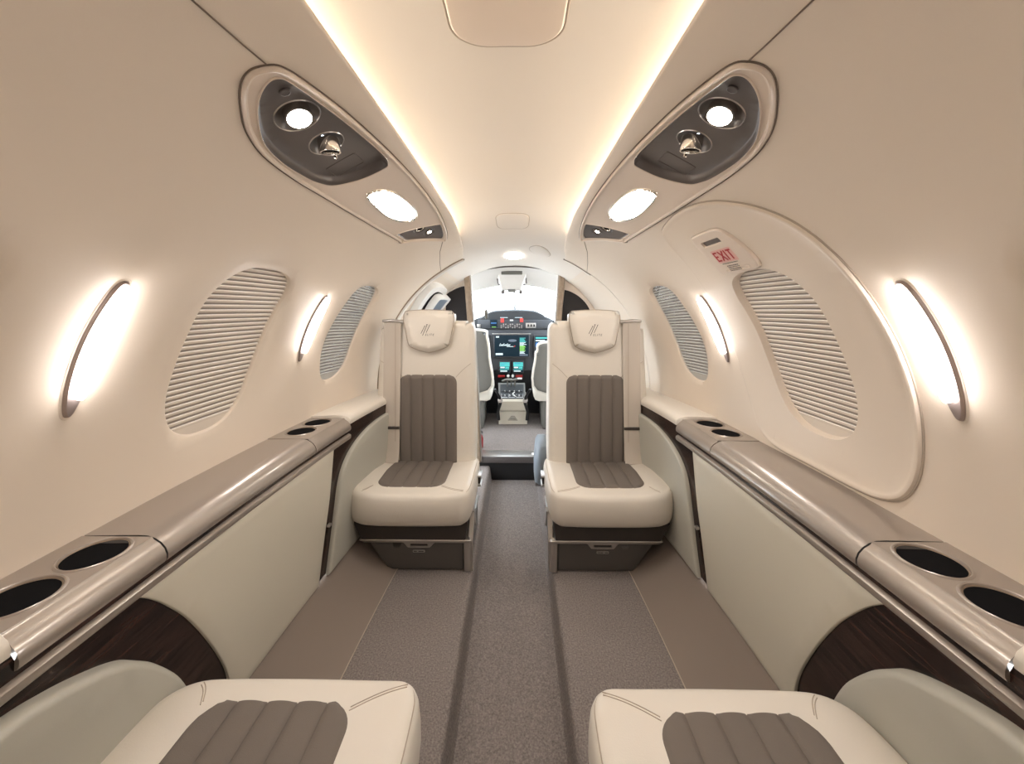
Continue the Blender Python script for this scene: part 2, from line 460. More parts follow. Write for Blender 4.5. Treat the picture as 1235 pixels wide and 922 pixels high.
# floor: dropped aisle, carpeted platforms
def floorprof(Y):
    s = s_(Y)
    half = [(.443 * s, 0), (.30, 0), (.165, 0), (.153, -.001), (.147, -.006), (.144, -.014), (.139, -.05), (.136, -.076), (.131, -.084), (.11, -.085), (0, -.085)]
    p = half + [(-x, z) for x, z in reversed(half[:-1])]
    return [(x, Y, z) for x, z in p]
tag(obj('floor', loft([floorprof(Y0 + (2.39 - Y0) * k / 50) for k in range(51)], False), 'carpet'), kind='structure')
for sg, nm in ((-1, 'left'), (1, 'right')):
    def kp(Y):
        s = s_(Y); q = [(.443, .002), (.455, .004), (.50, .022), (.56, .052), (.60, .078), (.617, .092), (.635, .12)]
        return [(sg * x * s, Y, z) for x, z in q]
    tag(obj('baseboard_' + nm, loft([kp(Y0 + (2.40 - Y0) * k / 50) for k in range(51)], False), 'kick'), kind='structure')
    pth = [(sg * .443 * s_(y), y, .0015) for y in [Y0 + (2.38 - Y0) * k / 50 for k in range(51)]]
    tag(obj('trim_5', tube(pth, .0018, 6), 'stitch'), kind='structure')

# ------------------------------------------------------------------ windows
def pleats(sg, win, mapf, par, m, pitch=.0125, h0=-.0125, depth=.011, railh=.03):
    ys = [p[0] for p in win]; as_ = [p[1] for p in win]
    ya, yb, aa, ab = min(ys) - .01, max(ys) + .01, min(as_) - .01, max(as_) + .01
    lo = aa + railh
    ribs, folds = MB(), MB(); a = lo
    row = lambda b, q, h: b.ring([mapf(ya + (yb - ya) * j / 10, q, h) for j in range(11)])
    while a < ab:
        w = pitch * .60
        R4_ = [row(ribs, a + w * t_, h0 - d_) for t_, d_ in ((0, .0035), (.12, .0008), (.5, 0), (.88, .0008), (1, .0035))]
        for p_, q_ in zip(R4_, R4_[1:]): ribs.bridge(p_, q_, False)
        folds.bridge(row(folds, a + w, h0 - .0030), row(folds, a + pitch, h0 - .0030), False)  # dark strips paint the shadow between the ribs
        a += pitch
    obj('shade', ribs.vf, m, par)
    obj('shade_fold_shadows', folds.vf, m + '_fold', par)
    c = [mapf(ya + (yb - ya) * j / 10, lo + .004, h0 - .001) for j in range(11)]
    d = [mapf(ya + (yb - ya) * j / 10, lo - .004, h0 - .0005) for j in range(11)]
    e = [mapf(ya + (yb - ya) * j / 10, aa, h0 - .0006) for j in range(11)]
    f = [mapf(ya + (yb - ya) * j / 10, aa, h0 - .004) for j in range(11)]
    obj('shade_rail', loft([c, d, e, f], False), m, par)
for i, (sg, win, nm, shiny) in enumerate(((-1, WIN1, 'window_1', 0), (-1, WIN2, 'window_2', 1), (1, WIN2, 'window_3', 1), (-1, WIN0, 'window_4', 0), (1, WIN0, 'window_5', 0))):
    wm = wallmap(sg); out = offset(ccw(smooth(win, 5)), .001)
    fr = bead(out, wm, [(.006, -.0165), (.004, -.0075), (.002, -.0085), (.0, -.0105), (-.002, -.012), (-.002, -.026)])
    w = obj(nm, fr, 'black' if False else 'wall'); tag(w, kind='structure')
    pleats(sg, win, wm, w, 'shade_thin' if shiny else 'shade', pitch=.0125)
    obj('pane', plate(offset(out, -.002), [], wm, .03, -.0112 if shiny else -.0255), 'pane_shiny' if shiny else 'pane', w)

# ------------------------------------------------------------------ sconces
for sg, nm in ((-1, 'left'), (1, 'right')):
    for q, (yc, tl) in enumerate(((.656, 'near'), (1.318, 'far'), (.02, 'aft'))):  # the aft pair is unseen, added as fill light
        wm = wallmap(sg)
        def mp(u, a, h, yc=yc, wm=wm): return wm(yc + u + (a - 22 * K) * .04, a, h)
        lab = {'near': 'long glowing wall sconce with bronze tail on the %s wall, nearer the camera' % nm,
               'far': 'small-looking glowing wall sconce between the two %s windows' % nm,
               'aft': 'glowing wall sconce added for fill on the %s wall behind the camera, unseen' % nm}[tl]
        if tl == 'far' and sg > 0: lab = 'slim glowing wall sconce forward of the exit hatch on the right wall'
        t = thing('wall_sconce', lab, 'wall lamp', mp(0, 21 * K, 0), 'wall sconces between the windows')
        L_ = Vector(t.location)
        def lm(u, a, h, mp=mp, L_=L_): return Vector(mp(u, a, h)) - L_
        shell = smooth([(0, 30.8 * K), (.010, 30.0 * K), (.0165, 26 * K), (.018, 21.5 * K), (.014, 16.5 * K), (.007, 13.4 * K), (0, 12.4 * K), (-.007, 13.4 * K), (-.014, 16.5 * K), (-.018, 21.5 * K), (-.0165, 26 * K), (-.010, 30.0 * K)], 5)
        obj('shell', plate(shell, [], lm, .012, .006, oprof=[(.002, .003), (.003, -.002)], bstep=.006), 'bronze', t)
        lens = smooth([(.003, 30.3 * K), (.008, 29.4 * K), (.0145, 25.5 * K), (.0155, 21.5 * K), (.012, 17.2 * K), (.005, 15.0 * K), (-.002, 15.2 * K), (-.008, 17.2 * K), (-.0115, 21.5 * K), (-.0100, 25.5 * K), (-.004, 28.8 * K)], 5)
        def hl(u, a): return .016
        obj('diffuser', plate(lens, [], lm, .012, .017, oprof=[(.0012, .0145), (.002, .010), (.002, .005)], bstep=.006), 'sconceglass', t)
        halo = offset(ccw(shell), .004)
        obj('surround', bead(halo, lm, [(-.003, .0), (0, .0012), (.002, .001), (.004, -.001)], .008), 'wall', t)

# ------------------------------------------------------------------ overhead service panels
def psu(sg, nm):
    wm = wallmap(sg)
    t = thing('service_panel', 'overhead service panel along the %s valance with grey inset, reading light and air vent' % nm, 'overhead panel', wm(1.0, 61 * K, 0), 'overhead service panels')
    L_ = Vector(t.location)
    def lm(y, a, h): return Vector(wm(y, a, h)) - L_
    out = smooth(PSU, 5, (12, 14)); dk = offset(ccw(smooth(PSU_DARK, 5)), .003); dm = smooth(PSU_DOME, 5); sml = smooth(PSU_SMALL, 5, (0, 3, 4, 7))
    obj('housing', plate(offset(ccw(out), -.005), [dk, dm, sml], lm, .016, .002, bstep=.006,
        oprof=[(.002, .0065), (.005, .0075), (.008, .005), (.0095, .0005), (.0095, -.004)],
        hprof=[[(.0004, .0045), (.0012, .005), (.002, .003), (.002, -.003)], [(.001, .003), (.002, .001), (.0025, -.008)], [(.001, .004), (.003, .004), (.0045, -.002)]]), 'psu', t)
    gap = bead(out, lm, [(.0045, -.002), (.0052, .0022), (.0065, .002), (.0068, -.002)], .008)
    obj('shadow_gap', gap, 'seam', t)
    C1, C2 = (.682, 61.6 * K), (.794, 61.3 * K)
    inner = offset(ccw(dk), -.0125)
    floor_h = -.014
    rec1, rec2 = circ(*C1, .040, 40, .037), circ(*C2, .036, 40, .033)
    dp = obj('inset', join(plate(inner, [rec1, rec2], lm, .014, floor_h, bstep=.006, oprof=[(.002, floor_h + .001), (.0075, -.006), (.0095, -.001), (.0106, .0035)],
        hprof=[(-.001, floor_h + .001), (.001, floor_h - .001), (.006, floor_h - .008), (.014, floor_h - .013), (.030, floor_h - .015)])), 'dark', t)
    def tilt_axis(y, a, dx=0, dy=0):
        p = Vector(wm(y, a, 0)); nrm = (Vector((0, y, ZC)) - p); nrm.normalize()
        return p - L_, (nrm + Vector((dx * sg, dy, 0))).normalized()
    for (c, r, hh) in ((C1, .0405, 0), (C2, .0365, 0)):
        rr = circ(*c, r, 40, r * .925)
        obj('recess_ring', bead(rr, lm, [(-.001, floor_h), (0, floor_h + .0016), (.0015, floor_h)], .006), 'silver', dp)
    p, ax = tilt_axis(*C1, 0, -.25)
    rl = obj('reading_light', lathe(p - ax * .026, ax, [(.024, 0), (.024, .014), (.0225, .017), (.020, .017), (.0195, .013)]), 'chrome', t)
    obj('light_lens', lathe(p - ax * .026, ax, [(.0197, .0135), (.012, .0155), (.0001, .016)]), 'lampglass', rl)
    p, ax = tilt_axis(*C2, 0, 0); ax = (ax * .35 + Vector((0, .12, -1))).normalized()
    av = obj('air_vent', lathe(p - ax * .020, ax, [(.021, 0), (.021, .024), (.020, .027), (.017, .027), (.016, .020), (.016, .008), (.0001, .008)]), 'chrome', t)
    obj('vent_core', lathe(p - ax * .020, ax, [(.0158, .016), (.008, .016), (.0001, .017)]), 'blackhole', av)
    nb = p + ax * .010 + (Vector((0, .022, .004)))
    obj('vent_lever', lathe(nb - ax * .004, ax, [(.004, 0), (.004, .008), (.0001, .009)], 14), 'chrome', av)
    p, ax = tilt_axis(.618, 62.9 * K)
    obj('call_button', lathe(p - ax * .0145, ax, [(.0085, 0), (.0085, .003), (.007, .0038), (.0065, .003), (.0001, .0026)], 24), 'dark', t)
    p, ax = tilt_axis(.578, 63.4 * K)
    obj('microphone_hole', lathe(p - ax * .0142, ax, [(.002, 0), (.002, .0012), (.0001, .0012)], 12), 'black', dp)
    obj('placard_slot', bead(rrect(.875, .928, 57.8 * K, 63.2 * K, .003), lm, [(-.0008, floor_h), (0, floor_h + .0012), (.001, floor_h)], .006), 'darker', t)
    # dome lamp
    dl = obj('area_light', bead(dm, lm, [(-.006, -.006), (-.0055, .002), (-.003, .0065), (.0005, .0075), (.003, .005), (.004, .002)], .006), 'chrome', t)
    obj('light_lens', plate(offset(ccw(dm), -.0055), [], lm, .02, lambda y, a: .0025, oprof=[(.0008, .001), (.0014, -.004)], bstep=.004), 'domeglass', dl)
    # forward inset
    s2 = offset(ccw(sml), -.0048)
    c1, c2 = (1.478, 61.0 * K), (1.545, 62.4 * K)
    fi = obj('inset', plate(offset(s2, -.003), [circ(*c1, .027, 30), circ(*c2, .025, 30)], lm, .012, -.005, bstep=.006, oprof=[(.0035, -.0015)],
        hprof=[(-.001, -.004), (.001, -.006), (.007, -.013), (.024, -.016)]), 'dark', t)
    for (c, lens, r) in ((c1, 'blackhole', .016), (c2, 'lampglass', .0125)):
        p, ax = tilt_axis(*c, 0, -.2)
        q = obj('air_vent' if lens == 'blackhole' else 'reading_light', lathe(p - ax * .017, ax, [(r, 0), (r, .011), (r - .0015, .0135), (r - .003, .012)], 24), 'chrome', t)
        obj('vent_core' if lens == 'blackhole' else 'light_lens', lathe(p - ax * .017, ax, [(r - .0028, .0118), (.0001, .013)], 24), lens, q)
psu(-1, 'left'); psu(1, 'right')

# ------------------------------------------------------------------ text helper
def textvf(s, size, shear=0.0, align='CENTER', space=1.0):
    c = bpy.data.curves.new('t', 'FONT'); c.body = s; c.size = size; c.shear = shear; c.align_x = align
    c.align_y = 'CENTER'; c.space_character = space; c.resolution_u = 3
    o = bpy.data.objects.new('t', c); COL.objects.link(o)
    bpy.context.view_layer.update()
    me = bpy.data.meshes.new_from_object(o.evaluated_get(bpy.context.evaluated_depsgraph_get()))
    vf = ([tuple(v.co) for v in me.vertices], [tuple(p.vertices) for p in me.polygons])
    bpy.data.objects.remove(o); bpy.data.meshes.remove(me)
    return vf
def mapvf(vf, f): return ([tuple(f(*p)) for p in vf[0]], vf[1])

# ------------------------------------------------------------------ exit hatch (right wall)
wm = wallmap(1)
t = thing('exit_hatch', 'large oval emergency exit hatch set in the right wall round the big window', 'emergency exit', wm(1.0, 20 * K, 0))
L_ = Vector(t.location)
lm = lambda y, a, h: Vector(wm(y, a, h)) - L_
hout = ccw(smooth(HATCH, 4)); wout = ccw(smooth(WIN1, 5))
plo = ccw(smooth(PLAC, 5))
def hh(y, a):
    d = math.hypot((y - .99) / .20, (a - 19 * K) / .29); tt = min(1, max(0, (1 - d) * 3)); k_ = fadef(y, a); return .005 * (1 - k_) + .0016 * k_ - .0032 * tt * tt * (3 - 2 * tt) * (1 - k_)
def fadef(y, a):
    k_ = min(1, max(0, (y - 1.13) / .1)) * min(1, max(0, (47 * K - a) / (8 * K))); return k_
def hkf(y, a, h): return h * (1 - fadef(y, a) * .8) if h > 0 else h
obj('door_panel', plate(offset(hout, -.016), [offset(wout, .004), offset(plo, .0015)], lm, .022, hh, bstep=.009,
    oprof=[(.006, .0065), (.011, .0085), (.0145, .0075), (.0165, .004), (.0170, .0), (.0170, -.004)], hk=hkf,
    hprof=[[(.002, -.004), (.004, -.0085), (.0055, -.012), (.006, -.024)], [(.0, .004), (.0005, -.004)]]), 'wall', t)
obj('perimeter_gap', bead(hout, lambda y, a, h: lm(y, a, h - .0024 * fadef(y + .05, a)), [(.0005, -.003), (.001, .0028), (.0035, .0022), (.004, -.002)], .01), 'stitch', t)
wf = obj('window_frame', bead(offset(wout, .001), lm, [(.006, -.0165), (.004, -.0075), (.002, -.0085), (.0, -.0105), (-.002, -.012), (-.002, -.026)]), 'wall', t)
def pl2(win, par):
    b = par
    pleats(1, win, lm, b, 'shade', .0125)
pl2(WIN1, t)
obj('pane', plate(offset(wout, -.001), [], lm, .03, -.0255), 'pane', t)
hc = obj('handle_cover', plate(offset(plo, -.004), [rrect(1.012, 1.100, 43.2 * K, 44.6 * K, .004)], lm, .012, .012, bstep=.005,
    oprof=[(.002, .0115), (.0035, .009), (.004, .002)], hprof=[(.0005, .011), (.0012, .006)]), 'psu', t)
obj('grip_slot', plate(rrect(1.010, 1.102, 43.0 * K, 44.8 * K, .004), [], lm, .01, .006), 'dark', hc)
obj('cover_edge', bead(rrect(.985, 1.085, 36.5 * K, 37.1 * K, .003), lm, [(-.001, .0115), (0, .0135), (.001, .0115)], .006), 'psu', hc)
def onpl(cy, ca, h=.0135):
    return lambda x, y, z: lm(cy - x, ca + y, h)
ex = textvf('EXIT', .041, 0)
lbl = obj('exit_label', plate(rrect(1.003, 1.093, 38.7 * K, 42.0 * K, .003), [], lm, .01, .0125), 'pink', hc)
b = MB()
# blocky red letters, drawn as strokes: E X I T read from the aisle (forward to the left)
def stroke(p, q, w):
    p = Vector((*p, 0)); q = Vector((*q, 0)); d = (q - p).normalized(); n_ = Vector((-d.y, d.x, 0)) * w / 2
    return ([tuple(p + n_), tuple(q + n_), tuple(q - n_), tuple(p - n_)], [(0, 1, 2, 3)])
H_ = .032; W_ = .016
st = []
x = -.038
st += [stroke((x, -H_ / 2), (x, H_ / 2), .0055), stroke((x, H_ / 2 - .0025), (x + W_, H_ / 2 - .0025), .005), stroke((x, 0), (x + W_ * .8, 0), .005), stroke((x, -H_ / 2 + .0025), (x + W_, -H_ / 2 + .0025), .005)]
x = -.016
st += [stroke((x, -H_ / 2), (x + .02, H_ / 2), .006), stroke((x, H_ / 2), (x + .02, -H_ / 2), .006)]
x = .012; st += [stroke((x, -H_ / 2), (x, H_ / 2), .006)]
x = .020; st += [stroke((x, H_ / 2 - .0025), (x + .02, H_ / 2 - .0025), .005), stroke((x + .010, -H_ / 2), (x + .010, H_ / 2), .006)]
obj('exit_letters', mapvf(join(*st), onpl(1.048, 40.35 * K, .0131)), 'red', hc, smooth=False)
st = [stroke((-.036, 0), (.034, 0), .0028)]
for k in range(4): st.append(stroke((-.024, -.009 - .0052 * k), (.026, -.009 - .0052 * k), .0026))
seg = []
for sq in st:
    x0, x1 = sq[0][0][0], sq[0][1][0]; yy = (sq[0][0][1] + sq[0][3][1]) / 2; xx = x0
    while xx < x1 - .003:
        wd = random.uniform(.003, .008); seg.append(stroke((xx, yy), (min(x1, xx + wd), yy), .0024)); xx += wd + .0014
obj('instruction_lines', mapvf(join(*seg), onpl(1.045, 38.45 * K, .0131)), 'ink', hc, smooth=False)

# ------------------------------------------------------------------ ceiling fittings
def ceilplate(name, label, cat, outl, h, m, gap=True, rim=.004):
    cx = sum(p[0] for p in outl) / len(outl); cy = sum(p[1] for p in outl) / len(outl)
    t = thing(name, label, cat, ceilmap(cx, cy, 0)); L_ = Vector(t.location)
    cm = lambda y, x, hh: Vector(ceilmap(y, x, hh)) - L_
    o = ccw(outl)
    obj('cover', plate(offset(o, -.004), [], cm, .03, h, oprof=[(.002, h * .9), (.0035, h * .5), (.004, -.001)], bstep=.008), m, t)
    if gap: obj('edge_gap', bead(o, cm, [(.0005, -.001), (.001, .0012), (.0028, .0012), (.0035, -.001)], .008), 'stitch', t)
    return t
ceilplate('ceiling_hatch', 'large rounded cream access hatch in the middle of the ceiling', 'ceiling panel', rrect(.22, .665, -.084, .084, .06, 10), .003, 'psu')
ceilplate('vent_cover', 'small rounded rectangular cover in the ceiling ahead of the big hatch', 'vent cover', rrect(1.62, 1.745, -.076, .070, .035, 8), .003, 'ceil')
t = ceilplate('dome_light', 'oval glowing dome light in the ceiling just before the cockpit', 'ceiling light', smooth([(2.06, 0), (2.08, -.045), (2.12, -.062), (2.16, -.045), (2.18, 0), (2.16, .045), (2.12, .062), (2.08, .045)], 5), .006, 'domeglass', False)
ceilplate('speaker_cover', 'plain oval ceiling cover right of the cockpit dome light', 'speaker cover', smooth([(1.93, .10), (1.90, .145), (1.93, .195), (2.00, .225), (2.05, .20), (2.04, .14), (1.99, .10)], 5), .003, 'ceil')

# ------------------------------------------------------------------ side consoles
LP = [(.770, .564), (.700, .565), (.650, .566), (.632, .565), (.620, .561), (.609, .554), (.601, .545), (.597, .535), (.597, .527), (.600, .522), (.612, .518), (.632, .517)]
RP = [(.632, .514), (.612, .514), (.601, .512), (.595, .508), (.594, .502), (.596, .496), (.601, .492), (.612, .491)]
AP = [(.770, .570), (.70, .574), (.655, .575), (.63, .574), (.614, .570), (.604, .562), (.600, .552), (.602, .543), (.612, .538), (.630, .536), (.76, .536)]
def prof_loft(P, ya, yb, sg, n=None, cap=False, ins=0):
    n = n or max(2, int((yb - ya) / .03)); rings = []
    c = (sum(p[0] for p in P) / len(P), sum(p[1] for p in P) / len(P))
    def row(y, k=0):
        return [(sg * (x + (c[0] - x) * k + (.012 * k)) * s_(y), y, z + (c[1] - z) * k) for x, z in P]
    if cap: rings.append([(sg * (c[0] + .05) * s_(ya), ya, c[1] - .01)] * len(P)); rings.append(row(ya, .06)); rings.append(row(ya + .002))
    else: rings.append(row(ya))
    for k in range(1, n): rings.append(row(ya + (yb - ya) * k / n))
    if cap: rings.append(row(yb - .002)); rings.append(row(yb, .06)); rings.append([(sg * (c[0] + .05) * s_(yb), yb, c[1] - .01)] * len(P))
    else: rings.append(row(yb))
    return loft(rings, False)
def tray(par, sg, ya, yb, cups):
    LPn = LP[1:]
    zt = .5655
    top_in = .622
    sm = lambda y, x, h: (sg * x * s_(y), y, zt + h)
    prof_top = plate(rrect(ya, yb, top_in, .770, .0012, 2), [circ(cy, cx, .047, 44) for cy, cx in cups], sm, .016, 0, bstep=.007,
        hprof=[(.001, .0012), (.003, .002), (.0045, .0012), (.006, -.0035)])
    nose = prof_loft([(.622, .5655)] + LP[4:], ya, yb, sg, 8)
    caps = MB()
    for y in (ya, yb):
        r = caps.ring([(sg * x * s_(y), y, z) for x, z in [(.770, .5655), (.622, .5655)] + LP[4:] + [(.770, .518)]])
        caps.f.append(tuple(r))
    tr = obj('cup_tray', join(prof_top, nose, caps.vf), 'ledge', par, weld=1e-5)
    for cy, cx in cups:
        c = (sg * cx * s_(cy), cy, zt)
        w = lathe(c, (0, 0, 1), [(.0415, -.002), (.0408, -.003), (.039, -.06), (.0001, -.061)], 40)
        cw = obj('cup_well', w, 'blackhole', tr)
        obj('cup_rim', lathe(c, (0, 0, 1), [(.0418, -.006), (.0405, -.004), (.0398, -.0015), (.0408, .0), (.0422, -.0015), (.0422, -.004)], 40), 'brass', tr)
for sg, nm in ((-1, 'left'), (1, 'right')):
    t = thing('side_console', 'built-in %s side console with lacquered ledge, cup holders, ivory panel and dark veneer' % nm, 'side console', (0, 0, 0), 'side consoles below the windows')
    sdm = sidemap(sg)
    obj('armrest_pad', prof_loft(AP, -.98, .479, sg, cap=True), 'leather', t)
    tray(t, sg, .482, .688, [(.544, .676), (.640, .672)])
    obj('ledge_lid', prof_loft(LP, .6915, 1.1835, sg), 'ledge', t)
    for yg in (.690, 1.185):
        obj('lid_gap', prof_loft([(x + .0012, z - .0012) for x, z in LP], yg - .02, yg + .02, sg, 2), 'black', t)
    tray(t, sg, 1.1865, 1.402, [(1.258, .688), (1.352, .690)])
    obj('armrest_pad', prof_loft(AP, 1.405, 1.93, sg, cap=True), 'leather', t)
    obj('ledge_rail', prof_loft(RP, -.98, 1.398, sg), 'ledge', t)
    # veneer backing
    ven = plate([(-.98, .10), (1.95, .10), (1.95, .545), (1.40, .545), (1.38, .534), (.482, .534), (.478, .545), (-.98, .545)], [], sdm, .03, -.004)
    obj('veneer_panel', ven, 'wood', t)
    # ivory lower panel
    P = [(.641, .494), (.668, .470), (.700, .434), (.743, .378), (.794, .295), (.838, .210), (.858, .155), (.868, .094), (.95, .094), (1.10, .094), (1.228, .094), (1.252, .227), (1.276, .345), (1.291, .494)]
    Pn = []
    arc = smooth(P, 6, (0, 7, 10, 13))
    obj('lower_panel', plate(offset(ccw(arc), -.002), [], sdm, .03, .002, oprof=[(.0012, .0014), (.002, 0), (.002, -.004)], bstep=.012), 'panel', t)
    # padded bolsters by the seats
    PF = [(1.97, .498), (1.80, .505), (1.65, .505), (1.56, .498), (1.481, .482), (1.42, .460), (1.375, .433), (1.345, .400), (1.328, .360), (1.318, .31), (1.298, .20), (1.276, .094), (1.97, .094)]
    arc = smooth(PF, 6, (0, 11, 12))
    obj('padded_panel', plate(offset(ccw(arc), -.008), [], sdm, .03, .010, oprof=[(.004, .009), (.007, .006), (.008, .001), (.008, -.004)], bstep=.012), 'leather_side', t)
    PN = [(-.95, .475), (.30, .485), (.45, .479), (.511, .466), (.566, .444), (.606, .422), (.632, .400), (.668, .362), (.715, .295), (.755, .20), (.775, .094), (-.95, .094)]
    arc = smooth(PN, 6, (0, 10, 11))
    obj('padded_panel', plate(offset(ccw(arc), -.012), [], sdm, .03, .022, oprof=[(.005, .020), (.009, .015), (.0115, .007), (.012, -.004)], bstep=.012), 'leather_side', t)
    obj('latch', join(box(*sorted((sg * .592 * s_(1.262), sg * .602 * s_(1.262))), 1.253, 1.266, .262, .270, .001)), 'silver', t)

# ------------------------------------------------------------------ cabin seats
def make_seat(sd):
    """sd=+1: inner side at -x. local origin: seat centre on the floor, facing -y. front edge at y=-.215"""
    U = lambda u: sd * u
    F0 = -.215
    t = bpy.data.objects.new('cabin_seat', None); COL.objects.link(t); t.empty_display_size = .05
    cush = smooth([(-.192, -.203), (-.15, -.212), (-.05, -.216), (.05, -.216), (.13, -.213), (.190, -.200), (.225, -.165), (.239, -.10), (.239, -.02), (.230, .08), (.208, .160), (.17, .18), (-.16, .18), (-.205, .17), (-.218, .12), (-.221, 0), (-.220, -.12), (-.214, -.172)], 5)
    def ztop(u, w):
        b = 1 / (1 + math.exp(-(abs(u + .004) - .155) / .018))
        z = .303 + .012 * b * (.4 + .6 * (w - F0) / .38) - .022 * max(0, (w + .02)) / .2
        fr = max(0, 1 - (w - F0) / .07); z -= .010 * fr * fr
        return z
    def top(u, w, dz=0): return (U(u), w, ztop(u, w) + dz)
    ins = offset(ccw(cush), -.026)
    # shell: rings outward then down
    b = MB()
    o = ccw(resample(clean(ins, 1e-5), .012))
    v2, F, idx, nb = cdt(o, [], .013)
    b.v = [top(x, y) for x, y in v2]; b.f = list(F)
    prev = [idx[i] for i in range(len(o))]
    for d, dz in ((.007, -.0008), (.013, -.003), (.018, -.0065), (.0225, -.012), (.0255, -.020)):
        r = b.ring([(U(x), y, ztop(*o[i]) + dz) for i, (x, y) in enumerate(offset(o, d))]); b.bridge(prev, r); prev = r
    for d, z in ((.028, .262), (.0285, .238), (.026, .212), (.018, .192), (.004, .181), (-.02, .178)):
        r = b.ring([(U(x), y, z) for x, y in offset(o, d)]); b.bridge(prev, r); prev = r
    b.f.append(tuple(prev))
    cu = obj('cushion', b.vf, 'leather', t, angle=75)
    # piping seam round the cushion top
    o2 = ccw(resample(clean(cush, 1e-5), .012)); path = offset(o2, -.0085)
    pp = [(U(x), y, ztop(x, y) - .0065) for x, y in path]
    obj('piping', tube(pp + [pp[0]], .0011, 6, False), 'stitch', cu)
    # channelled insert
    def chan(g0, g1, f0, f1, mapg, zf, n=5, amp=.005, base=.0015, rc=.05, rear_round=False, ny=46):
        rows = []; cols = [i / 10 for i in range(10 * n + 1)]
        for j in range(ny + 1):
            q = j / ny; w = f0 + (f1 - f0) * q
            d = min(w - f0, (f1 - w) if rear_round else 9)
            cut = 0
            if d < rc: cut = rc - math.sqrt(max(0, rc * rc - (rc - d) ** 2))
            xa, xb = g0 + cut, g1 - cut; row = []
            for c in cols:
                g = g0 + (g1 - g0) * c / n; e = 0
                gg = min(max(g, xa), xb)
                fr = (gg - g0) / (g1 - g0) * n; fr -= math.floor(fr)
                hgt = base + amp * (math.sin(PI * fr) ** .38 if 0 < fr < 1 else 0)
                ed = min(gg - xa, xb - gg, w - f0, (f1 - w) if rear_round else 9)
                hgt = min(hgt, -.002 + max(0, ed) * 1.2 + .0) if ed < .006 else hgt
                row.append(mapg(gg, w, hgt))
            rows.append(row)
        return loft(rows, False)
    def mg(g, w, h):
        q = (w + .160) / .32
        x = .012 + g * (1.02 - .04 * q + .03 * math.sin(q * PI))
        p = top(x, w, h); return p
    obj('cushion_insert', chan(-.124, .124, -.158, .16, mg, None, rc=.05, amp=.0065), 'insert', t, angle=50)
    # stitched seams from the insert's corners
    st = []
    for (a, c) in (((-.105, -.146), (-.190, -.186)), ((.145, -.150), (.172, -.186))):
        for sh in (-.003, .003):
            st.append(tube([top(a[0] + (c[0] - a[0]) * k / 8, a[1] + (c[1] - a[1]) * k / 8 + sh + .012 * math.sin(PI * k / 8) * (-1 if a[0] < 0 else -1) * .4, .0002) for k in range(9)], .0008, 6))
    for q_ in st: obj('stitch_line', q_, 'stitch', t)
    # backrest, built about its hinge
    Hg = Vector((0, .13, .27))
    FY = .100                                                           # front face
    bo = [(-.201, .225), (-.204, .40), (-.202, .60), (-.199, .75), (-.197, .855), (-.180, .887), (-.14, .893), (.10, .893), (.165, .892), (.196, .882), (.208, .85), (.214, .72), (.222, .55), (.227, .40), (.226, .225)]
    bol = smooth(bo, 5, (0, 14))
    def bmap(u, z, h):
        return (U(u), FY - h, z)
    def bh(u, z):
        e = 1 / (1 + math.exp(-(abs(u - .004) - .15) / .012)); return .004 * e + .004 * math.sin(min(1, max(0, (z - .25) / .6)) * PI)
    b1 = plate(offset(ccw(bol), -.024), [], bmap, .014, bh, bstep=.012, oprof=[(.008, -.0005), (.015, -.004), (.020, -.009), (.0235, -.017), (.024, -.03), (.024, -.085), (.018, -.098), (.004, -.103)], back=True)
    bk = obj('backrest', b1, 'leather', t, origin=Hg, angle=75)
    def ch(name, vf, m, **k):
        v = [tuple(Vector(p) - Hg) for p in vf[0]]
        return obj(name, (v, vf[1]), m, bk, **k)
    ch('back_insert', chan(-.122, .122, -.668, -.20, lambda g, w, h: (U(g * 1.02 - .002), FY - bh(g - .002, -w) - h, -w), None, rc=.038, amp=.0065), 'insert', angle=50)
    # seams on the back
    st = []
    for (a, c) in (((-.120, .655), (-.185, .715)), ((.105, .655), (.200, .725))):
        st.append(tube([(U(a[0] + (c[0] - a[0]) * k / 8), FY - bh(a[0] + (c[0] - a[0]) * k / 8, .7) - .0004, a[1] + (c[1] - a[1]) * k / 8 + .004 * math.sin(PI * k / 8)) for k in range(9)], .0011, 6))
    for q_ in st: ch('stitch_line', q_, 'stitch')
    # headrest
    ho = [(-.112, .925), (-.114, .895), (-.104, .845), (-.094, .80), (-.080, .785), (-.04, .770), (-.008, .763), (.024, .770), (.064, .785), (.078, .80), (.088, .845), (.098, .895), (.096, .925), (.080, .938), (-.008, .943), (-.096, .938)]
    hol = smooth(ho, 5, (6,))
    HY = FY - .030
    hm = lambda u, z, h: (U(u), HY - h, z)
    def hhh(u, z): return .008 * math.cos(max(-1, min(1, (u + .008) / .12)) * PI / 2) + .004 * math.sin((z - .76) / .18 * PI)
    ch('headrest', plate(offset(ccw(hol), -.018), [], hm, .012, hhh, bstep=.01, oprof=[(.007, .0005), (.012, -.002), (.016, -.007), (.018, -.014), (.018, -.075), (.012, -.088), (-.01, -.094)], back=True), 'leather', angle=75)
    ch('headrest_piping', tube([(U(x), HY + .010, z) for x, z in offset(ccw(hol), .0008)] + [(U(ccw(hol)[0][0]), HY + .010, ccw(hol)[0][1])], .0016, 6, False), 'stitch')
    # emblem: slanted strokes and the word (always reads left to right for a viewer facing it)
    ex_ = -.004 if sd > 0 else .012
    def em_(x, y, z_): return (ex_ + x * .84, HY - .0118 - .0006, .860 + y * .84)
    stq = []
    for k, (x0, y0, x1, y1, w) in enumerate(((-.038, -.018, -.018, .020, .0024), (-.030, -.028, -.006, .028, .0026), (-.012, -.014, .006, .024, .0024))):
        pth = []
        sq = stroke((x0, y0), (x1, y1), w); stq.append(sq)
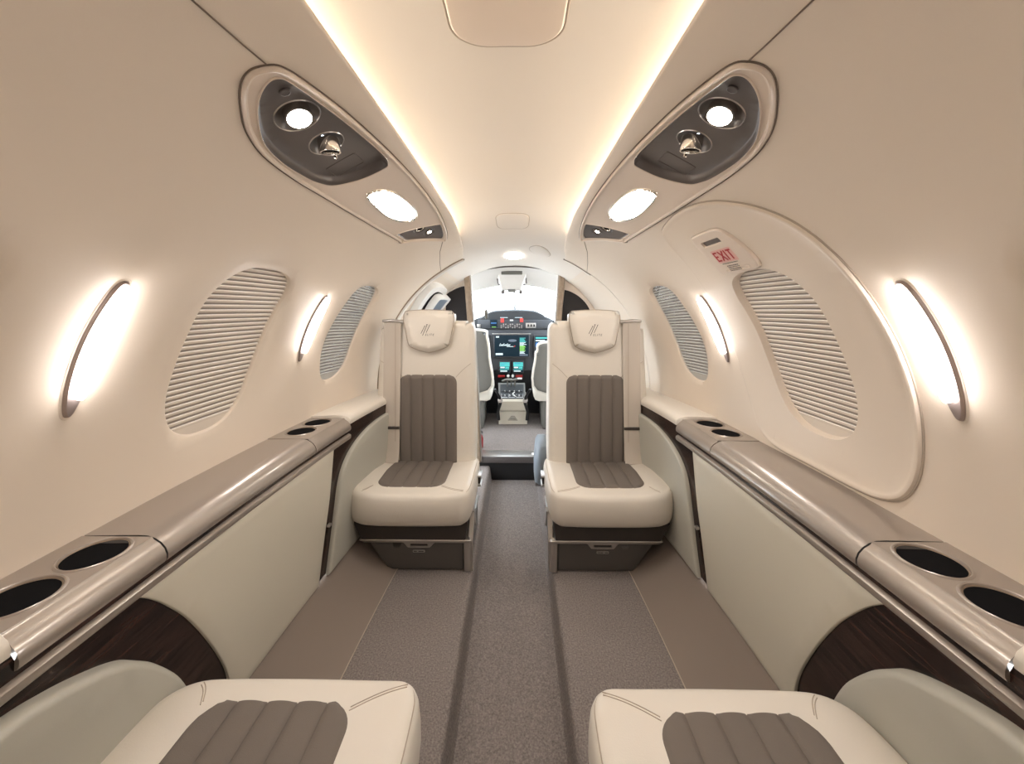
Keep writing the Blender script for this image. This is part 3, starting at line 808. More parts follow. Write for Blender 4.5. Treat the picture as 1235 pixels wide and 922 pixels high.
    stq.append(stroke((-.012, .027), (-.004, .0275), .0016)); stq.append(stroke((-.022, .019), (-.016, .0205), .0015)); stq.append(stroke((.003, .024), (.009, .0265), .0016))
    tx = xf(textvf('ELITE', .0145, .25, 'LEFT', 1.35), Matrix.Translation((-.018, -.0245, 0)))
    ch('emblem', mapvf(join(*stq, tx), em_), 'ink', smooth=False)
    # belt with guide and keeper, on the outer shoulder
    bx0, bx1 = .112, .186
    bl = []
    for z, dy in ((.897, -.010), (.885, -.013), (.86, -.012), (.80, -.011), (.70, -.013), (.60, -.014), (.50, -.015), (.45, -.017), (.40, -.016), (.35, -.020), (.315, -.028), (.30, -.036)):
        sh = .010 * (.9 - z); w = (bx1 - bx0) * (1 - .08 * (.9 - z))
        x0 = bx0 + sh
        bl.append([(U(x0 + w * k / 6), FY + dy - (.0015 if k in (1, 5) else 0) - (.001 if k == 3 else 0), z) for k in range(7)])
    bl2 = [[(p[0], p[1] + .0025, p[2]) for p in r] for r in bl]
    ring_rows = [r + list(reversed(q)) for r, q in zip(bl, bl2)]
    sb = ch('seat_belt', loft(ring_rows, True, True, True), 'belt')
    ch('belt_fold', loft([[(U(u), FY - .0165 - .0015, z) for z in (.885, .6, .32)] for u in (bx0 + .021, bx0 + .024)], False), 'stitch')
    ch('belt_guide', join(tube([(U(bx0 - .008), FY - .012, .893), (U(bx0 + .04), FY - .019, .899), (U(bx1 + .003), FY - .013, .896)], .0065, 10), xf(lathe((0, 0, 0), (1, 0, 0), [(.009, -.006), (.009, .006)], 16), Matrix.Translation((U(bx0 - .005), FY - .012, .893)))), 'silver')
    ch('belt_keeper', box(*sorted((U(.117), U(.192))), FY - .0215, FY - .009, .437, .449, .002), 'band')
    # side cheek on the aisle side (bluish-white plastic back shell)
    ch('back_shell', plate(offset(ccw(smooth([(u * .97, z * .985 + .004) for u, z in bo], 4, (0, 14))), -.002), [], lambda u, z, h: (U(u), FY + .10 - h, z), .03, -.02, oprof=[(.002, -.012), (.003, .008)], bstep=.02), 'white')
    # lower carcass
    def slab(P0, P1, ya, yb, z0, z1, insb=.006):
        # P: (u0,u1) at bottom, top
        rings = []
        for z, q in ((z0, P0), (z0 + .002, P0), (z1 - .002, P1), (z1, P1)):
            k = insb * (z in (z0, z1))
            rings.append([(U(x), y, z) for x, y in rrect(q[0] + k * .3, q[1] - k * .3, ya + k * .3, yb - k * .3, .004, 3)])
        return loft(rings, True, True, True)
    obj('seat_pan', slab((-.196, .182), (-.203, .214), F0 + .046, .19, .118, .183), 'band', t)
    obj('base_frame', join(slab((-.212, .176), (-.212, .190), F0 + .044, .17, .108, .1185),
                           slab((-.216, -.190), (-.216, -.188), F0 + .050, F0 + .12, .0, .115),
                           ), 'silver', t)
    obj('base', slab((-.208, .092), (-.208, .168), F0 + .066, .16, .0, .110), 'drawer', t)
    fy = F0 + .062
    dr = [(-.186, .004), (.085, .004), (.160, .105), (-.186, .105)]
    dm_ = lambda u, z, h: (U(u), fy - h, z)
    d = obj('drawer', plate(offset(ccw(dr), -.003), [rrect(-.062, .012, .0890, .0980, .0042, 4)], dm_, .02, .004, oprof=[(.0015, .0035), (.0025, .001), (.0025, -.004)], hprof=[(.001, .003), (.0015, -.002)], bstep=.008), 'drawer', t)
    hb = smooth([(-.090, .1045), (-.078, .098), (-.068, .0865), (-.057, .0835), (.007, .0835), (.018, .0865), (.028, .098), (.040, .1045)], 4, (0, 7))
    obj('handle', plate(offset(ccw(hb), -.0012), [rrect(-.058, .008, .0890, .0980, .0042, 4)], dm_, .01, .0062, oprof=[(.001, .0052), (.0012, .0035)], hprof=[(.0005, .005), (.001, .002)], bstep=.005), 'silver', d)
    lb = obj('life_vest_label', plate(rrect(-.047, -.003, .0660, .0745, .003, 4), [], dm_, .01, .0055, oprof=[(.0005, .004)], bstep=.005), 'silver', d)
    obj('label_lettering', join(*[mapvf(stroke((x, .0702), (x + w, .0702), .0034), lambda a, b_, c: (U(a), fy - .0058, b_)) for x, w in ((-.042, .008), (-.033, .010), (-.018, .012))]), 'ink', d, smooth=False)
    # armature on the aisle side
    sb_ = []
    xs0, xs1 = sorted((U(-.221), U(-.205)))
    def sidepoly(P, x0, x1):
        r0 = [(x0, y, z) for y, z in P]; r1 = [(x1, y, z) for y, z in P]
        return loft([r0, r1], True, True, True)
    sb_.append(sidepoly([(F0 + .058, .0), (F0 + .072, .0), (F0 + .074, .11), (F0 + .115, .17), (F0 + .115, .19), (F0 + .098, .19), (F0 + .06, .105)], xs0, xs1))
    sb_.append(sidepoly([(F0 + .115, .16), (F0 + .175, .10), (F0 + .185, .108), (F0 + .145, .19), (F0 + .10, .195)], xs0 - .004, xs1))
    obj('side_bracket', join(*sb_), 'silver', t, smooth=False)
    sl = [box(*sorted((U(-.232), U(-.208))), .02, .07, .235, .268, .003), box(*sorted((U(-.236), U(-.21))), .015, .075, .262, .270, .002), box(*sorted((U(-.236), U(-.21))), .015, .075, .226, .233, .002)]
    obj('armrest_hinge', join(sl[1], sl[2]), 'silver', t)
    obj('hinge_cover', sl[0], 'band', t)
    return t
def kids(o): return [c for c in bpy.data.objects if c.parent == o]
def copy_tree(o, parent=None):
    c = o.copy(); COL.objects.link(c)
    if parent is not None: c.parent = parent
    for k in kids(o): copy_tree(k, c)
    return c
SR = make_seat(1); SL = make_seat(-1)
nl = copy_tree(SR); nr = copy_tree(SL)
for s, x, y, rz, lb in ((SR, .350, 1.600, 0, 'cream leather cabin seat facing the camera, right of the aisle'),
                        (SL, -.366, 1.600, 0, 'cream leather cabin seat facing the camera, left of the aisle'),
                        (nl, -.366, .508, PI, 'foreground cream seat cushion with taupe channels at the bottom left corner'),
                        (nr, .352, .498, PI, 'foreground cream seat cushion with taupe channels at the bottom right corner')):
    s.location = (x, y, 0); s.rotation_euler = (0, 0, rz)
    tag(s, lb, 'seat', 'cabin seats')
for s in (nl, nr):
    for k in kids(s):
        if k.name.startswith('backrest'): k.rotation_euler = (rad(-33), 0, 0)

# ------------------------------------------------------------------ cockpit bulkhead
BY = 2.40
def bp(h0=0):
    return lambda x, z, h: (x, BY - h, z)
def arcpts(sg, t0, t1, r, n=24): return [(sg * r * math.cos(rad(t0 + (t1 - t0) * k / n)), ZC + r * math.sin(rad(t0 + (t1 - t0) * k / n))) for k in range(n + 1)]
for sg, nm in ((-1, 'left'), (1, 'right')):
    outl = [(sg * .205, -.02), (sg * .212, .05), (sg * .245, .60), (sg * .285, 1.125)] + list(reversed(arcpts(sg, -40, 58, .572)))
    if sg < 0: pn = [(-.300, 1.075), (-.33, 1.068), (-.37, 1.05), (-.412, 1.02), (-.415, .95), (-.415, .80), (-.36, .70), (-.262, .70), (-.272, .82)]
    else: pn = [(.300, 1.052), (.34, 1.040), (.39, 1.01), (.435, .965), (.462, .90), (.462, .80), (.42, .72), (.33, .70), (.266, .70), (.276, .82)]
    p = obj('trim_6', plate(ccw(outl), [smooth(pn, 4, (0, len(pn) - 2) if sg < 0 else (0, 8))], bp(), .03, .012, bstep=.015, oprof=[(.001, .008), (.001, -.02)], hprof=[(.001, .008), (.001, -.01)]), 'psu')
    tag(p, kind='structure')
    obj('smoked_pane', plate(ccw(smooth(pn, 4, (0,))), [], bp(), .05, .001), 'smoke', p)
    # post
    path = [(sg * .215, BY - .035, .03), (sg * .236, BY - .035, .5), (sg * .258, BY - .035, .8), (sg * .283, BY - .035, 1.14)]
    t = thing('divider_post', 'slanted tan wood-trimmed post on the %s side of the cockpit opening' % nm, 'post', path[0], 'posts of the cockpit opening')
    L_ = Vector(path[0])
    rings = []
    for x, y, z in path:
        rings.append([(x + dx * 1.0 - L_.x, y + dy - L_.y, z - L_.z) for dx, dy in rrect(-.017, .017, -.015, .015, .005, 3)])
    obj('post_body', loft(rings, True, True, True), 'brass', t)
    rings = [[(x - sg * .02 + dx - L_.x, y + dy - L_.y + .004, z - L_.z) for dx, dy in rrect(-.004, .004, -.012, .012, .003, 3)] for x, y, z in path]
    obj('metal_edge', loft(rings, True, True, True), 'silver', t)
    if sg < 0: obj('headset_knob', xf(lathe((0, 0, 0), (1, 0, 0), [(.012, -.006), (.020, 0), (.016, .012), (.0001, .014)], 18), Matrix.Translation((.043, .012, .875)) @ Matrix.Diagonal((1, .7, 1.5, 1))), 'crewgrey', t)  # stands for a headset hung here, drawn as a plain grey knob
tag(obj('trim_7', tube([(x, BY - .003, z) for x, z in [(-.30 + .6 * k / 20, 1.143 + .048 * (1 - ((-.30 + .6 * k / 20) / .30) ** 2)) for k in range(21)]], .004, 8), 'dark'), kind='structure')
# header over the opening so the arch closes
hd = [(x, z) for x, z in [(-.30 + .6 * k / 20, 1.143 + .048 * (1 - ((-.30 + .6 * k / 20) / .30) ** 2)) for k in range(21)]]
hd += [(.34, 1.25), (-.34, 1.25)]
tag(obj('trim_8', plate(ccw(hd), [], bp(), .04, .0, oprof=[(0, -.02)]), 'ceil'), kind='structure')

# sill step
t = thing('door_sill', 'metal-edged step sill across the floor of the cockpit opening', 'sill', (0, 2.40, 0))
obj('sill_top', box(-.225, .225, -.03, .07, .050, .058, .003), 'silver', t)
obj('sill_face', box(-.225, .225, -.036, -.022, .020, .057, .003), 'dark', t)
obj('riser', box(-.225, .225, -.028, 0, -.095, .022, .003), 'black', t)
obj('sill_plate', box(.105, .150, -.01, .03, .058, .0592, .0005), 'white', t)

# padded bolster at the right foot of the opening
t = thing('padded_bolster', 'pale blue-grey padded bolster standing right of the cockpit sill', 'bolster', (.142, 2.20, 0))
b = MB(); rings = []
for z, k in ((0.0, .75), (.02, .9), (.08, 1), (.16, 1), (.20, .92), (.222, .72), (.232, .35), (.233, .01)):
    rings.append([(x * k + .012 * (z / .2), y * k, z) for x, y in rrect(-.036, .036, -.11, .11, .03, 6)])
obj('cover', loft(rings, True, True, True), 'bolster', t)
obj('foot', box(-.03, .03, -.09, .09, -.0, .02, .004), 'dark', t)

# entry door structure on the left vestibule wall
wm = wallmap(-1)
t = thing('entry_door', 'cabin entry door edge with white frame and blue-grey window behind the left seat', 'door', wm(2.12, 25 * K, .01))
L_ = Vector(t.location); lm = lambda y, a, h: Vector(wm(y, a, h)) - L_
do = smooth(deg([(2.03, 16), (2.02, 30), (1.995, 42), (2.02, 47.5), (2.14, 48.5), (2.22, 47.5), (2.25, 42), (2.27, 16), (2.26, 12), (2.04, 12)]), 5)
obj('door_surround', plate(ccw(do), [offset(ccw(smooth(deg([(2.08, 18), (2.07, 30), (2.055, 41), (2.08, 44.8), (2.14, 45.5), (2.20, 44.5), (2.225, 38), (2.24, 18), (2.23, 14), (2.09, 14)]), 5)), 0)], lm, .02, .03, bstep=.01, oprof=[(.004, .026), (.005, -.004)], hprof=[(.003, .026), (.004, .0)]), 'white', t)
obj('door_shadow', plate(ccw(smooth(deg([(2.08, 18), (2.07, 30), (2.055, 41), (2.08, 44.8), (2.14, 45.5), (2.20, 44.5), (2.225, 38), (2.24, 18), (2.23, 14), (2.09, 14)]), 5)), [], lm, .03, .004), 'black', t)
iw = ccw(smooth(deg([(2.17, 17), (2.16, 28), (2.13, 40), (2.15, 43.5), (2.28, 44.5), (2.325, 43), (2.33, 30), (2.33, 17), (2.32, 13), (2.18, 13)]), 5))
fr = obj('window_frame', plate(offset(iw, .002), [offset(iw, -.014)], lm, .02, .055, bstep=.01, oprof=[(.003, .052), (.004, .02)], hprof=[(.002, .052), (.003, .046)]), 'white', t)
obj('window_glass', plate(offset(iw, -.012), [], lm, .03, .048), 'bluegrey', t)

# ------------------------------------------------------------------ cockpit
def cockwall(sg):
    rows = []
    for k in range(20):
        y = 2.42 + 1.6 * k / 19
        top = 20 if y < 2.9 else 18
        rows.append([(sg * .484, y, .05)] + [(p[0] * 1.3, p[1], p[2]) for p in [wallmap(sg)(y, (-50 + (50 + top) * j / 20) * K, -.004) for j in range(21)]])
    return loft(rows, False)
tag(obj('wall_cockpit_left', cockwall(-1), 'crewcream'), kind='structure')
tag(obj('wall_cockpit_right', cockwall(1), 'crewcream'), kind='structure')
rows = []
for k in range(14):
    y = 2.41 + .62 * k / 13; drop = .09 * (k / 13) ** 1.5
    rows.append([(x, y, 1.148 + .048 * (1 - (x / .30) ** 2) - drop) for x in [-.46 + .92 * j / 24 for j in range(25)]])
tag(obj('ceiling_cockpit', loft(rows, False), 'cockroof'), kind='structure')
tag(obj('floor_cockpit', box(-.56, .56, 2.44, 4.0, .02, .055, .003), 'carpet'), kind='structure')
# windshield: frame, centre post, glass
w = obj('window_6', join(tube([(.40 * math.cos(PI * k / 16), 3.03 + .05 * math.sin(PI * k / 16), ZC + .30 + .16 * math.sin(PI * k / 16)) for k in range(17)], .014, 8), tube([(0.0, 3.05, 1.09), (-.005, 3.9, .84)], .012, 8)), 'white')
tag(w, kind='structure')
gl = []
for k in range(10):
    q = k / 9; gl.append([((.40 - .02 * q) * math.cos(PI * j / 16), 3.03 + .9 * q, (ZC + .30) - .12 * q + (.17 - .06 * q) * math.sin(PI * j / 16)) for j in range(17)])
M['clear'] = pane_mat('windshield_glass', (.97, .99, 1), .0, .0)
obj('pane', loft(gl, False), 'clear', w)

def px(px_, py_, Y):                             # a point of the cockpit seen at depth Y
    yaw = rad(.7); u = (px_ - 617.5) / 480; v = -(py_ - 365) / 480
    c, s = math.cos(yaw), math.sin(yaw); d = Vector((c * u - s, s * u + c, v)); tt = Y / d.y
    return (.015 + d.x * tt, Y, .975 + d.z * tt)

# instrument panel
PY = 3.22
t = thing('instrument_panel', 'dark cockpit instrument panel with three displays under a curved glare shield', 'instrument panel', (0, PY, 0))
A = Vector((0, PY, 0))
def fp(x, z, h): return (x, -h, z)
gs = smooth([(-.36, .72), (-.36, .80), (-.31, .838), (-.27, .848), (-.225, .878), (-.18, .897), (-.10, .905), (0.0, .907), (.10, .905), (.165, .896), (.21, .878), (.25, .85), (.30, .83), (.36, .79), (.36, .72)], 5, (0, 14))
obj('glare_shield', plate(ccw(gs), [], fp, .03, .02, bstep=.02, oprof=[(.006, .014), (.008, 0), (.008, -.40)]), 'shroud', t)
obj('fascia', box(-.36, .36, -.03, .05, .43, .755, .004), 'cockpit', t)
obj('upper_fascia', box(-.30, .30, -.034, -.02, .765, .835, .004), 'cockpit', t)
def R4(x0, y0, x1, y1): 
    a = px(x0, y0, PY); b_ = px(x1, y1, PY); return a[0], b_[0], b_[2], a[2]
def screen(x0, y0, x1, y1, items, name='display', bez=.010):
    xa, xb, za, zb = R4(x0, y0, x1, y1)
    s = obj(name, box(xa - bez, xb + bez, -.052, -.025, za - bez, zb + bez, .004), 'cockpit', t)
    obj('screen', box(xa, xb, -.0535, -.05, za, zb, .0005), 'screen', s)
    g = {}
    for (u0, v0, u1, v1, m) in items:
        g.setdefault(m, []).append(box(xa + (xb - xa) * u0, xa + (xb - xa) * u1, -.0545, -.0532, zb + (za - zb) * v1, zb + (za - zb) * v0, .0001))
    for m, l in g.items(): obj({'scr_green': 'green_symbols', 'scr_cyan': 'cyan_symbols', 'scr_white': 'white_symbols', 'scr_grey': 'grey_symbols', 'scr_red': 'red_symbols', 'scr_blue': 'blue_symbols'}[m], join(*l), m, s, smooth=False)
    return s
it = [(.04, .04, .13, .11, 'scr_white'), (.03, .85, .24, .94, 'scr_white'), (.73, .90, .97, .97, 'scr_grey')]
for k in range(9):
    v = .12 + k * .043; it.append((.735, v, .735 + random.uniform(.1, .2), v + .026, 'scr_cyan' if k < 5 else 'scr_white'))
for k in range(6):
    v = .50 + k * .043; it.append((.735, v, .735 + random.uniform(.12, .19), v + .030, 'scr_green'))
for k in range(3):
    v = .76 + k * .043; it.append((.735, v, .735 + random.uniform(.08, .16), v + .026, 'scr_white'))
ms = screen(597, 404, 637.5, 429, it)
# slanted logotype and swoosh on the centre display
xa, xb, za, zb = R4(597, 404, 637.5, 429)
lg = []
def sxy(u, v): return (xa + (xb - xa) * u, zb + (za - zb) * v)
for k in range(12):
    u = .14 + k * .026; h1 = (.045 if k % 4 else .075)
    p0 = sxy(u, .50); p1 = sxy(u + .035, .50 - h1 * 1.6); lg.append(mapvf(stroke(p0, p1, .0034), lambda a, b_, c: (a, -.0546, b_)))
lg.append(mapvf(stroke(sxy(.14, .50), sxy(.44, .46), .0022), lambda a, b_, c: (a, -.0546, b_)))
lg.append(mapvf(stroke(sxy(.35, .53), sxy(.55, .535), .0045), lambda a, b_, c: (a, -.0546, b_)))
obj('logo_strokes', join(*lg), 'scr_white', ms, smooth=False)
e = circ(*sxy(.52, .25), .034, 24, .010)
obj('logo_oval', ([(a, -.0546, b_) for a, b_ in e], [tuple(range(24))]), 'scr_grey', ms, smooth=False)
obj('logo_accent', mapvf(stroke(sxy(.56, .55), sxy(.60, .49), .004), lambda a, b_, c: (a, -.0546, b_)), 'scr_red', ms, smooth=False)
it2 = [(.0, .0, 1, .10, 'scr_blue'), (.05, .12, .6, .42, 'scr_cyan'), (.05, .45, .9, .6, 'scr_blue'), (.1, .65, .5, .8, 'scr_cyan'), (.05, .03, .5, .07, 'scr_white')]
screen(560, 405, 589, 430, it2); screen(645, 405, 674, 430, [(.02, .05, .9, .12, 'scr_cyan'), (.02, .18, .4, .24, 'scr_white'), (.02, .3, .8, .5, 'scr_blue'), (.05, .6, .6, .8, 'scr_cyan')])
for a_ in (603.2, 619.2):
    im = [(.0, .0, 1, .42, 'scr_cyan'), (.05, .45, .5, .58, 'scr_white'), (.55, .45, .95, .62, 'scr_cyan'), (.0, .68, .95, .74, 'scr_cyan'), (.05, .82, .75, .92, 'scr_white'), (.15, .08, .75, .14, 'scr_blue'), (.1, .22, .5, .27, 'scr_blue')]
    screen(a_, 436, a_ + 11.5, 448, im, 'control_display', .006)
# annunciators, knobs
def lamp(x0, y0, x1, y1, m, nm='annunciator', yy=-.0385):
    xa, xb, za, zb = R4(x0, y0, x1, y1); obj(nm, box(xa, xb, yy, -.03, za, zb, .0008), m, t)
lamp(604, 384, 608, 389, 'scr_red'); lamp(627, 384, 631, 388.5, 'scr_red')
lamp(603.5, 382.8, 612.5, 383.3, 'scr_white', 'placard_line'); lamp(621, 382.8, 630, 383.3, 'scr_white', 'placard_line')
lamp(615, 385.5, 619, 387, 'white', 'switch')
lamp(591.5, 385.5, 600, 395, 'screen', 'standby_display')
lamp(592.5, 389, 599, 390.2, 'scr_blue', 'standby_symbols', -.0392); lamp(593.5, 394, 598.5, 394.6, 'scr_green', 'standby_symbols', -.0392)
for k in range(10):
    for j in range(3):
        lamp(604 + k * 2.7, 390.5 + j * 2, 605.6 + k * 2.7, 391.6 + j * 2, 'silver' if (k + j) % 3 else 'dark', 'push_button', -.0375)
lamp(634, 389.5, 646, 395.5, 'silver', 'audio_panel')
for k in range(3): lamp(636 + k * 3.5, 391, 638 + k * 3.5, 394, 'black', 'audio_key', -.0395)
lamp(576, 391, 580, 395, 'silver', 'air_outlet')
obj('display_hood', box(px(594, 0, PY)[0], px(640, 0, PY)[0], -.056, -.04, px(0, 402.2, PY)[2], px(0, 401.2, PY)[2], .001), 'silver', t)
for x0, x1 in ((601, 609), (622, 630)): lamp(x0, 451.5, x1, 454, 'redpaint', 'handle_guard', -.05)
for x_ in (613, 618.5):
    p = px(x_, 452.5, PY); obj('knob', lathe((p[0], -.03, p[2]), (0, -1, 0), [(.011, 0), (.010, .025), (.0001, .027)], 16), 'white', t)
p = px(589, 445, PY); obj('control_knob', lathe((p[0], -.03, p[2]), (0, -1, 0), [(.02, 0), (.018, .02), (.0001, .022)], 16), 'silver', t)

# centre pedestal
t = thing('center_pedestal', 'beige centre pedestal with switch panel and throttle quadrant between the crew seats', 'pedestal', (0, 3.02, .055))
L_ = Vector(t.location)
def PX(x, y, Y): return Vector(px(x, y, Y)) - L_
def quad(a, b_, c, d, th=Vector((0, .02, 0))):
    f = [a, b_, c, d]; return loft([f, [p + th for p in f]], True, True, True)
obj('console_body', loft([
    [PX(601.5, 512, 2.99), PX(636, 512, 2.99), PX(636, 512, 2.99) + Vector((0, .3, 0)), PX(601.5, 512, 2.99) + Vector((0, .3, 0))],
    [PX(602, 497, 2.985), PX(635.5, 497, 2.985), PX(635.5, 497, 2.985) + Vector((0, .3, 0)), PX(602, 497, 2.985) + Vector((0, .3, 0))],
    [PX(601, 495, 2.965), PX(636.5, 495, 2.965), PX(636.5, 495, 2.965) + Vector((0, .3, 0)), PX(601, 495, 2.965) + Vector((0, .3, 0))],
    [PX(601, 484.5, 2.955), PX(635.5, 484.5, 2.955), PX(635.5, 484.5, 2.955) + Vector((0, .3, 0)), PX(601, 484.5, 2.955) + Vector((0, .3, 0))],
    [PX(603, 482, 2.965), PX(633.5, 482, 2.965), PX(633.5, 482, 2.965) + Vector((0, .28, .0)), PX(603, 482, 2.965) + Vector((0, .28, 0))],
    ], True, True, True), 'pedestal', t, angle=25)
dk = obj('switch_deck', loft([
    [PX(601.5, 482.5, 2.97), PX(634, 482.5, 2.97), PX(634, 482.5, 2.97) + Vector((0, .2, -.02)), PX(601.5, 482.5, 2.97) + Vector((0, .2, -.02))],
    [PX(601, 462, 3.13), PX(633, 462, 3.13), PX(633, 462, 3.2), PX(601, 462, 3.2)]], True, True, True), 'crewgrey', t, smooth=False)
def deck(u, v, lift=.002):
    Yd = 2.97 + .16 * v; p = PX(602.5 + 30 * u, 482 - 19.5 * v, Yd); return p + Vector((0, -.6, .8)) * lift
def dq(u0, v0, u1, v1, lift): return loft([[deck(u0, v0, 0), deck(u1, v0, 0), deck(u1, v1, 0), deck(u0, v1, 0)], [deck(u0, v0, lift), deck(u1, v0, lift), deck(u1, v1, lift), deck(u0, v1, lift)]], True, False, True)
obj('switch_plate', dq(.03, .04, .97, .92, .003), 'black', dk, smooth=False)
sw = []
for j in range(2):
    for k in range(3): sw.append(dq(.07 + .30 * k, .10 + .27 * j, .33 + .30 * k, .12 + .27 * j, .004)); 
    for k in range(4): sw.append(dq(.07 + .30 * min(k, 2) + (.26 if k == 3 else 0), .10 + .27 * j, .08 + .30 * min(k, 2) + (.26 if k == 3 else 0), .34 + .27 * j, .004))
obj('panel_outline', join(*sw), 'silver', dk, smooth=False)
for k in range(9):
    for j in range(2):
        p = deck(.12 + .095 * k, .20 + .27 * j, .002)
        obj('rotary_knob' if k % 3 == 1 else 'toggle_switch', lathe(p, (0, -.6, .8), [(.006, 0), (.005, .010), (.0001, .011)], 10), 'silver' if k % 2 else 'cockpit', dk)
obj('switch_guard', tube([deck(.60, .40, .006), deck(.53, .30, .014), deck(.55, .20, .014), deck(.66, .14, .006)], .003, 8), 'white', dk)
for k, x_ in enumerate((612, 616.5, 621)):
    obj('throttle_lever', tube([PX(x_, 466, 3.10), PX(x_, 461, 3.08), PX(x_, 457.5, 3.05)], .006, 8), 'silver', t)
obj('throttle_grip', tube([PX(606, 460, 3.06), PX(612, 458, 3.05), PX(618, 459, 3.05), PX(625, 457.5, 3.05)], .010, 10), 'crewgrey', t)
obj('grip_end', tube([PX(624, 457, 3.045), PX(629.5, 457, 3.045)], .007, 10), 'white', t)
lv = []
for k in range(4):
    y_ = 502.2 + k * 1.6; w_ = 2.6 + k * 1.1; lv.append(tube([PX(618.5 - w_, y_, 2.980), PX(618.5 + w_, y_, 2.980)], .002, 6))
obj('speaker_slots', join(*lv), 'dark', t)
# low inner wall behind the panel so the footwells stay dark
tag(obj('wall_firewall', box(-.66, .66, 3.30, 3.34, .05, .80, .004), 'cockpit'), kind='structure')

# crew seats
def crew(xc, lab, hz, sg):
    t = thing('crew_seat', lab, 'seat', (xc, 2.80, .055), 'crew seats in the cockpit')
    def oz(z): return z - .055
    bo_ = smooth([(-.19, .36), (-.20, .60), (-.19, hz - .06), (-.15, hz), (.15, hz), (.185, hz - .05), (.20, .60), (.19, .36)], 5)
    bm_ = lambda u, z, h: (u, .0 - h + (z - .3) * -.14, oz(z))
    bk = obj('backrest', plate(offset(ccw(bo_), -.02), [], bm_, .03, .035, bstep=.02, oprof=[(.010, .032), (.018, .02), (.02, 0), (.018, -.04), (.008, -.05)], back=True), 'crewgrey', t, angle=70)
    obj('backrest_edge', bead(offset(ccw(bo_), .002), bm_, [(-.004, -.055), (.004, -.03), (.006, .0), (.002, .022), (-.008, .027)], .02), 'crewcream', bk)
    obj('cushion', xf(box(-.21, .21, .04, .46, oz(.26), oz(.38), .04), Matrix.Identity(4)), 'crewcream', t)
    obj('seat_pedestal', box(-.15, .15, .08, .42, 0, oz(.27), .02), 'crewgrey', t)
    ax = -sg * .235
    hb_ = [(ax, .02, oz(.36)), (ax - sg * .03, .05, oz(.30)), (ax - sg * .035, .09, oz(.24)), (ax - sg * .015, .13, oz(.17)), (ax - sg * .02, .16, oz(.10))]
    obj('harness_strap', tube(hb_, .012, 8, True, .5), 'black', t)
    obj('harness_buckle', lathe((ax - sg * .035, .07, oz(.27)), (0, -1, 0), [(.018, -.008), (.018, .008), (.0001, .012)], 16), 'silver', t)
crew(-.375, 'grey pilot seat with cream edging left of the pedestal', .785, -1)
crew(.345, 'grey copilot seat with cream edging right of the pedestal', .70, 1)
# extinguisher
t = thing('fire_extinguisher', 'small red bottle low beside the left crew seat', 'fire extinguisher', (-.220, 2.52, .055))
obj('bottle', lathe((0, 0, 0), (0, 0, 1), [(.019, 0), (.022, .005), (.022, .060), (.016, .078), (.008, .084), (.008, .098)], 20), 'redpaint', t)
obj('nozzle', tube([(0, 0, .097), (.010, -.01, .107), (.018, -.012, .095)], .005, 8), 'black', t)
# overhead console
t = thing('overhead_console', 'cream overhead console with small grey vents above the windshield', 'overhead console', px(617, 332, 2.85))
L_ = Vector(t.location)
obj('console_shell', loft([[PX2 for PX2 in [Vector(px(x, y, Y)) - L_ for x, y, Y in ((598, 325, 2.62), (636, 325, 2.62), (633, 342, 2.9), (601, 342, 2.9))]],
                           [Vector(px(x, y, Y)) - L_ + Vector((0, 0, -.03)) for x, y, Y in ((601, 324, 2.66), (633, 324, 2.66), (627, 346, 2.88), (606, 346, 2.88))]], True, True, True), 'cockroof', t, smooth=False)
def ob(x0, y0, x1, y1, Y, m, nm): a = Vector(px(x0, y0, Y)) - L_; b_ = Vector(px(x1, y1, Y)) - L_; obj(nm, box(a.x, b_.x, a.y - .004, a.y + .01, b_.z, a.z, .003), m, t)
ob(604.5, 325.5, 630, 331.5, 2.60, 'crewgrey', 'dome_lens')
ob(612.5, 343, 621.5, 353, 2.86, 'crewgrey', 'switch_block')
ob(600.5, 342.5, 609.5, 344, 2.86, 'dark', 'vent_slit'); ob(624.5, 342.5, 633.5, 344, 2.86, 'dark', 'vent_slit')
for x_ in (606.5, 628):
    p = Vector(px(x_, 353, 2.86)) - L_; obj('eyeball_vent', lathe(p, (0, -1, -.3), [(.014, -.01), (.012, .006), (.0001, .008)], 14), 'dark', t)
    obj('vent_stalk', tube([p + Vector((0, .01, 0)), p + Vector((0, .05, .05))], .012, 10), 'white', t)
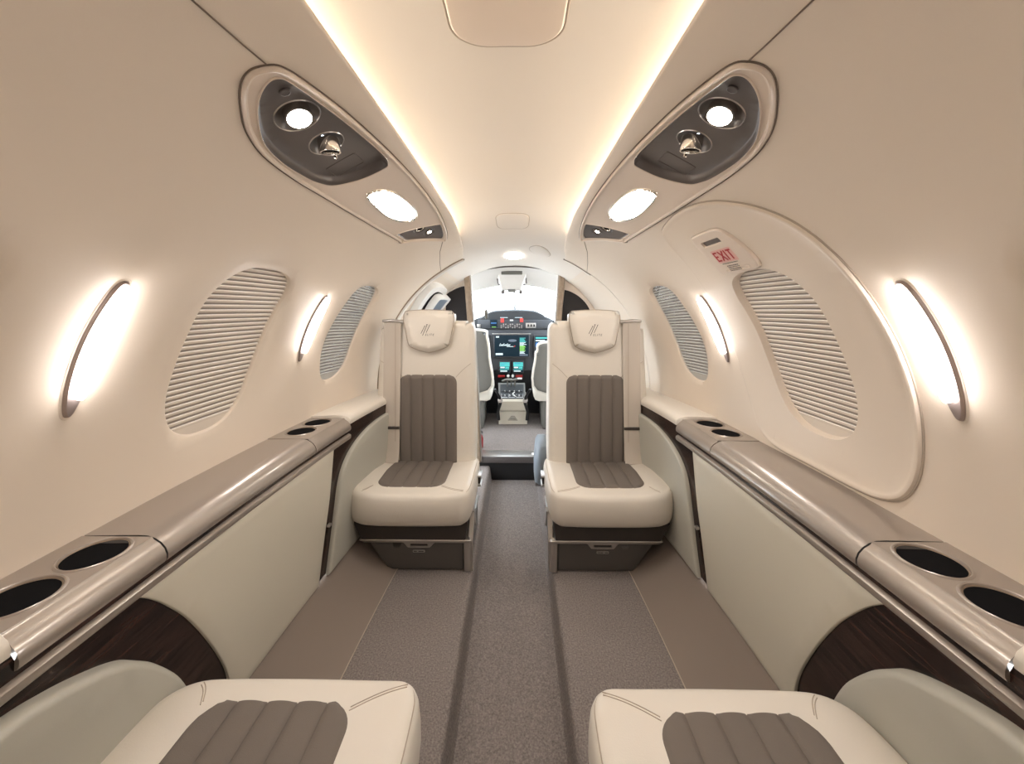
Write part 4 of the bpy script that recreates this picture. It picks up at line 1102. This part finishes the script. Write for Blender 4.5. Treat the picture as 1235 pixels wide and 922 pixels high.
for x_ in (600, 634.5): p = Vector(px(x_, 337, 2.8)) - L_; obj('handhold', tube([p + Vector((0, 0, .03)), p, p + Vector((.004, .01, -.03))], .005, 8), 'dark', t)
# standby compass hanging at the windshield post
t = thing('compass_mount', 'thin grey standby compass stalk above the glare shield', 'compass', px(626.5, 376, 3.35))
L_ = Vector(t.location)
obj('stalk', tube([Vector(px(x, y, 3.35)) - L_ for x, y in ((626.5, 377), (626.8, 372), (627.5, 357))], .003, 8), 'crewgrey', t)
obj('compass_body', tube([Vector(px(x, y, 3.35)) - L_ for x, y in ((626.3, 372), (626.6, 366), (627, 360))], [.006, .010, .006], 10), 'silver', t)
# ------------------------------------------------------------------ light
world = bpy.data.worlds.new('sky'); S.world = world; world.use_nodes = True
bg = world.node_tree.nodes['Background']
bg.inputs[0].default_value = (.82, .91, 1, 1); bg.inputs[1].default_value = 9.5
# unseen ceiling lamps added behind the camera as fill light
def area(name, loc, rot, sx, sy, e, col, lab, cat):
    l = bpy.data.lights.new(name, 'AREA'); l.shape = 'RECTANGLE'; l.size = sx; l.size_y = sy; l.energy = e; l.color = col
    o = bpy.data.objects.new(name, l); COL.objects.link(o); o.location = loc; o.rotation_euler = rot
    return o
for y in (-.25, -.75):
    t = thing('fill_lamp', 'round fill lamp added unseen on the ceiling behind the camera', 'ceiling light', ceilmap(y, 0, .004), 'added fill lamps')
    obj('lens', lathe((0, 0, 0), (0, 0, -1), [(.055, 0), (.055, .006), (.0001, .010)], 30), 'fillglass', t)
    obj('trim_ring', lathe((0, 0, 0), (0, 0, -1), [(.066, 0), (.064, .005), (.056, .006)], 30), 'chrome', t)
    pass

# ------------------------------------------------------------------ camera
cam = bpy.data.cameras.new('camera'); co = bpy.data.objects.new('camera', cam); COL.objects.link(co)
co.location = (.015, 0, .975); co.rotation_euler = (PI / 2, 0, rad(.7))
cam.sensor_width = 36; cam.lens = 480 / 1235 * 36; cam.shift_y = (365 - 461) / 1235; cam.clip_start = .02
S.camera = co
vs = S.view_settings
vs.view_transform = 'Standard'; vs.look = 'None'; vs.gamma = 1; vs.use_curve_mapping = False
vs.exposure = .26
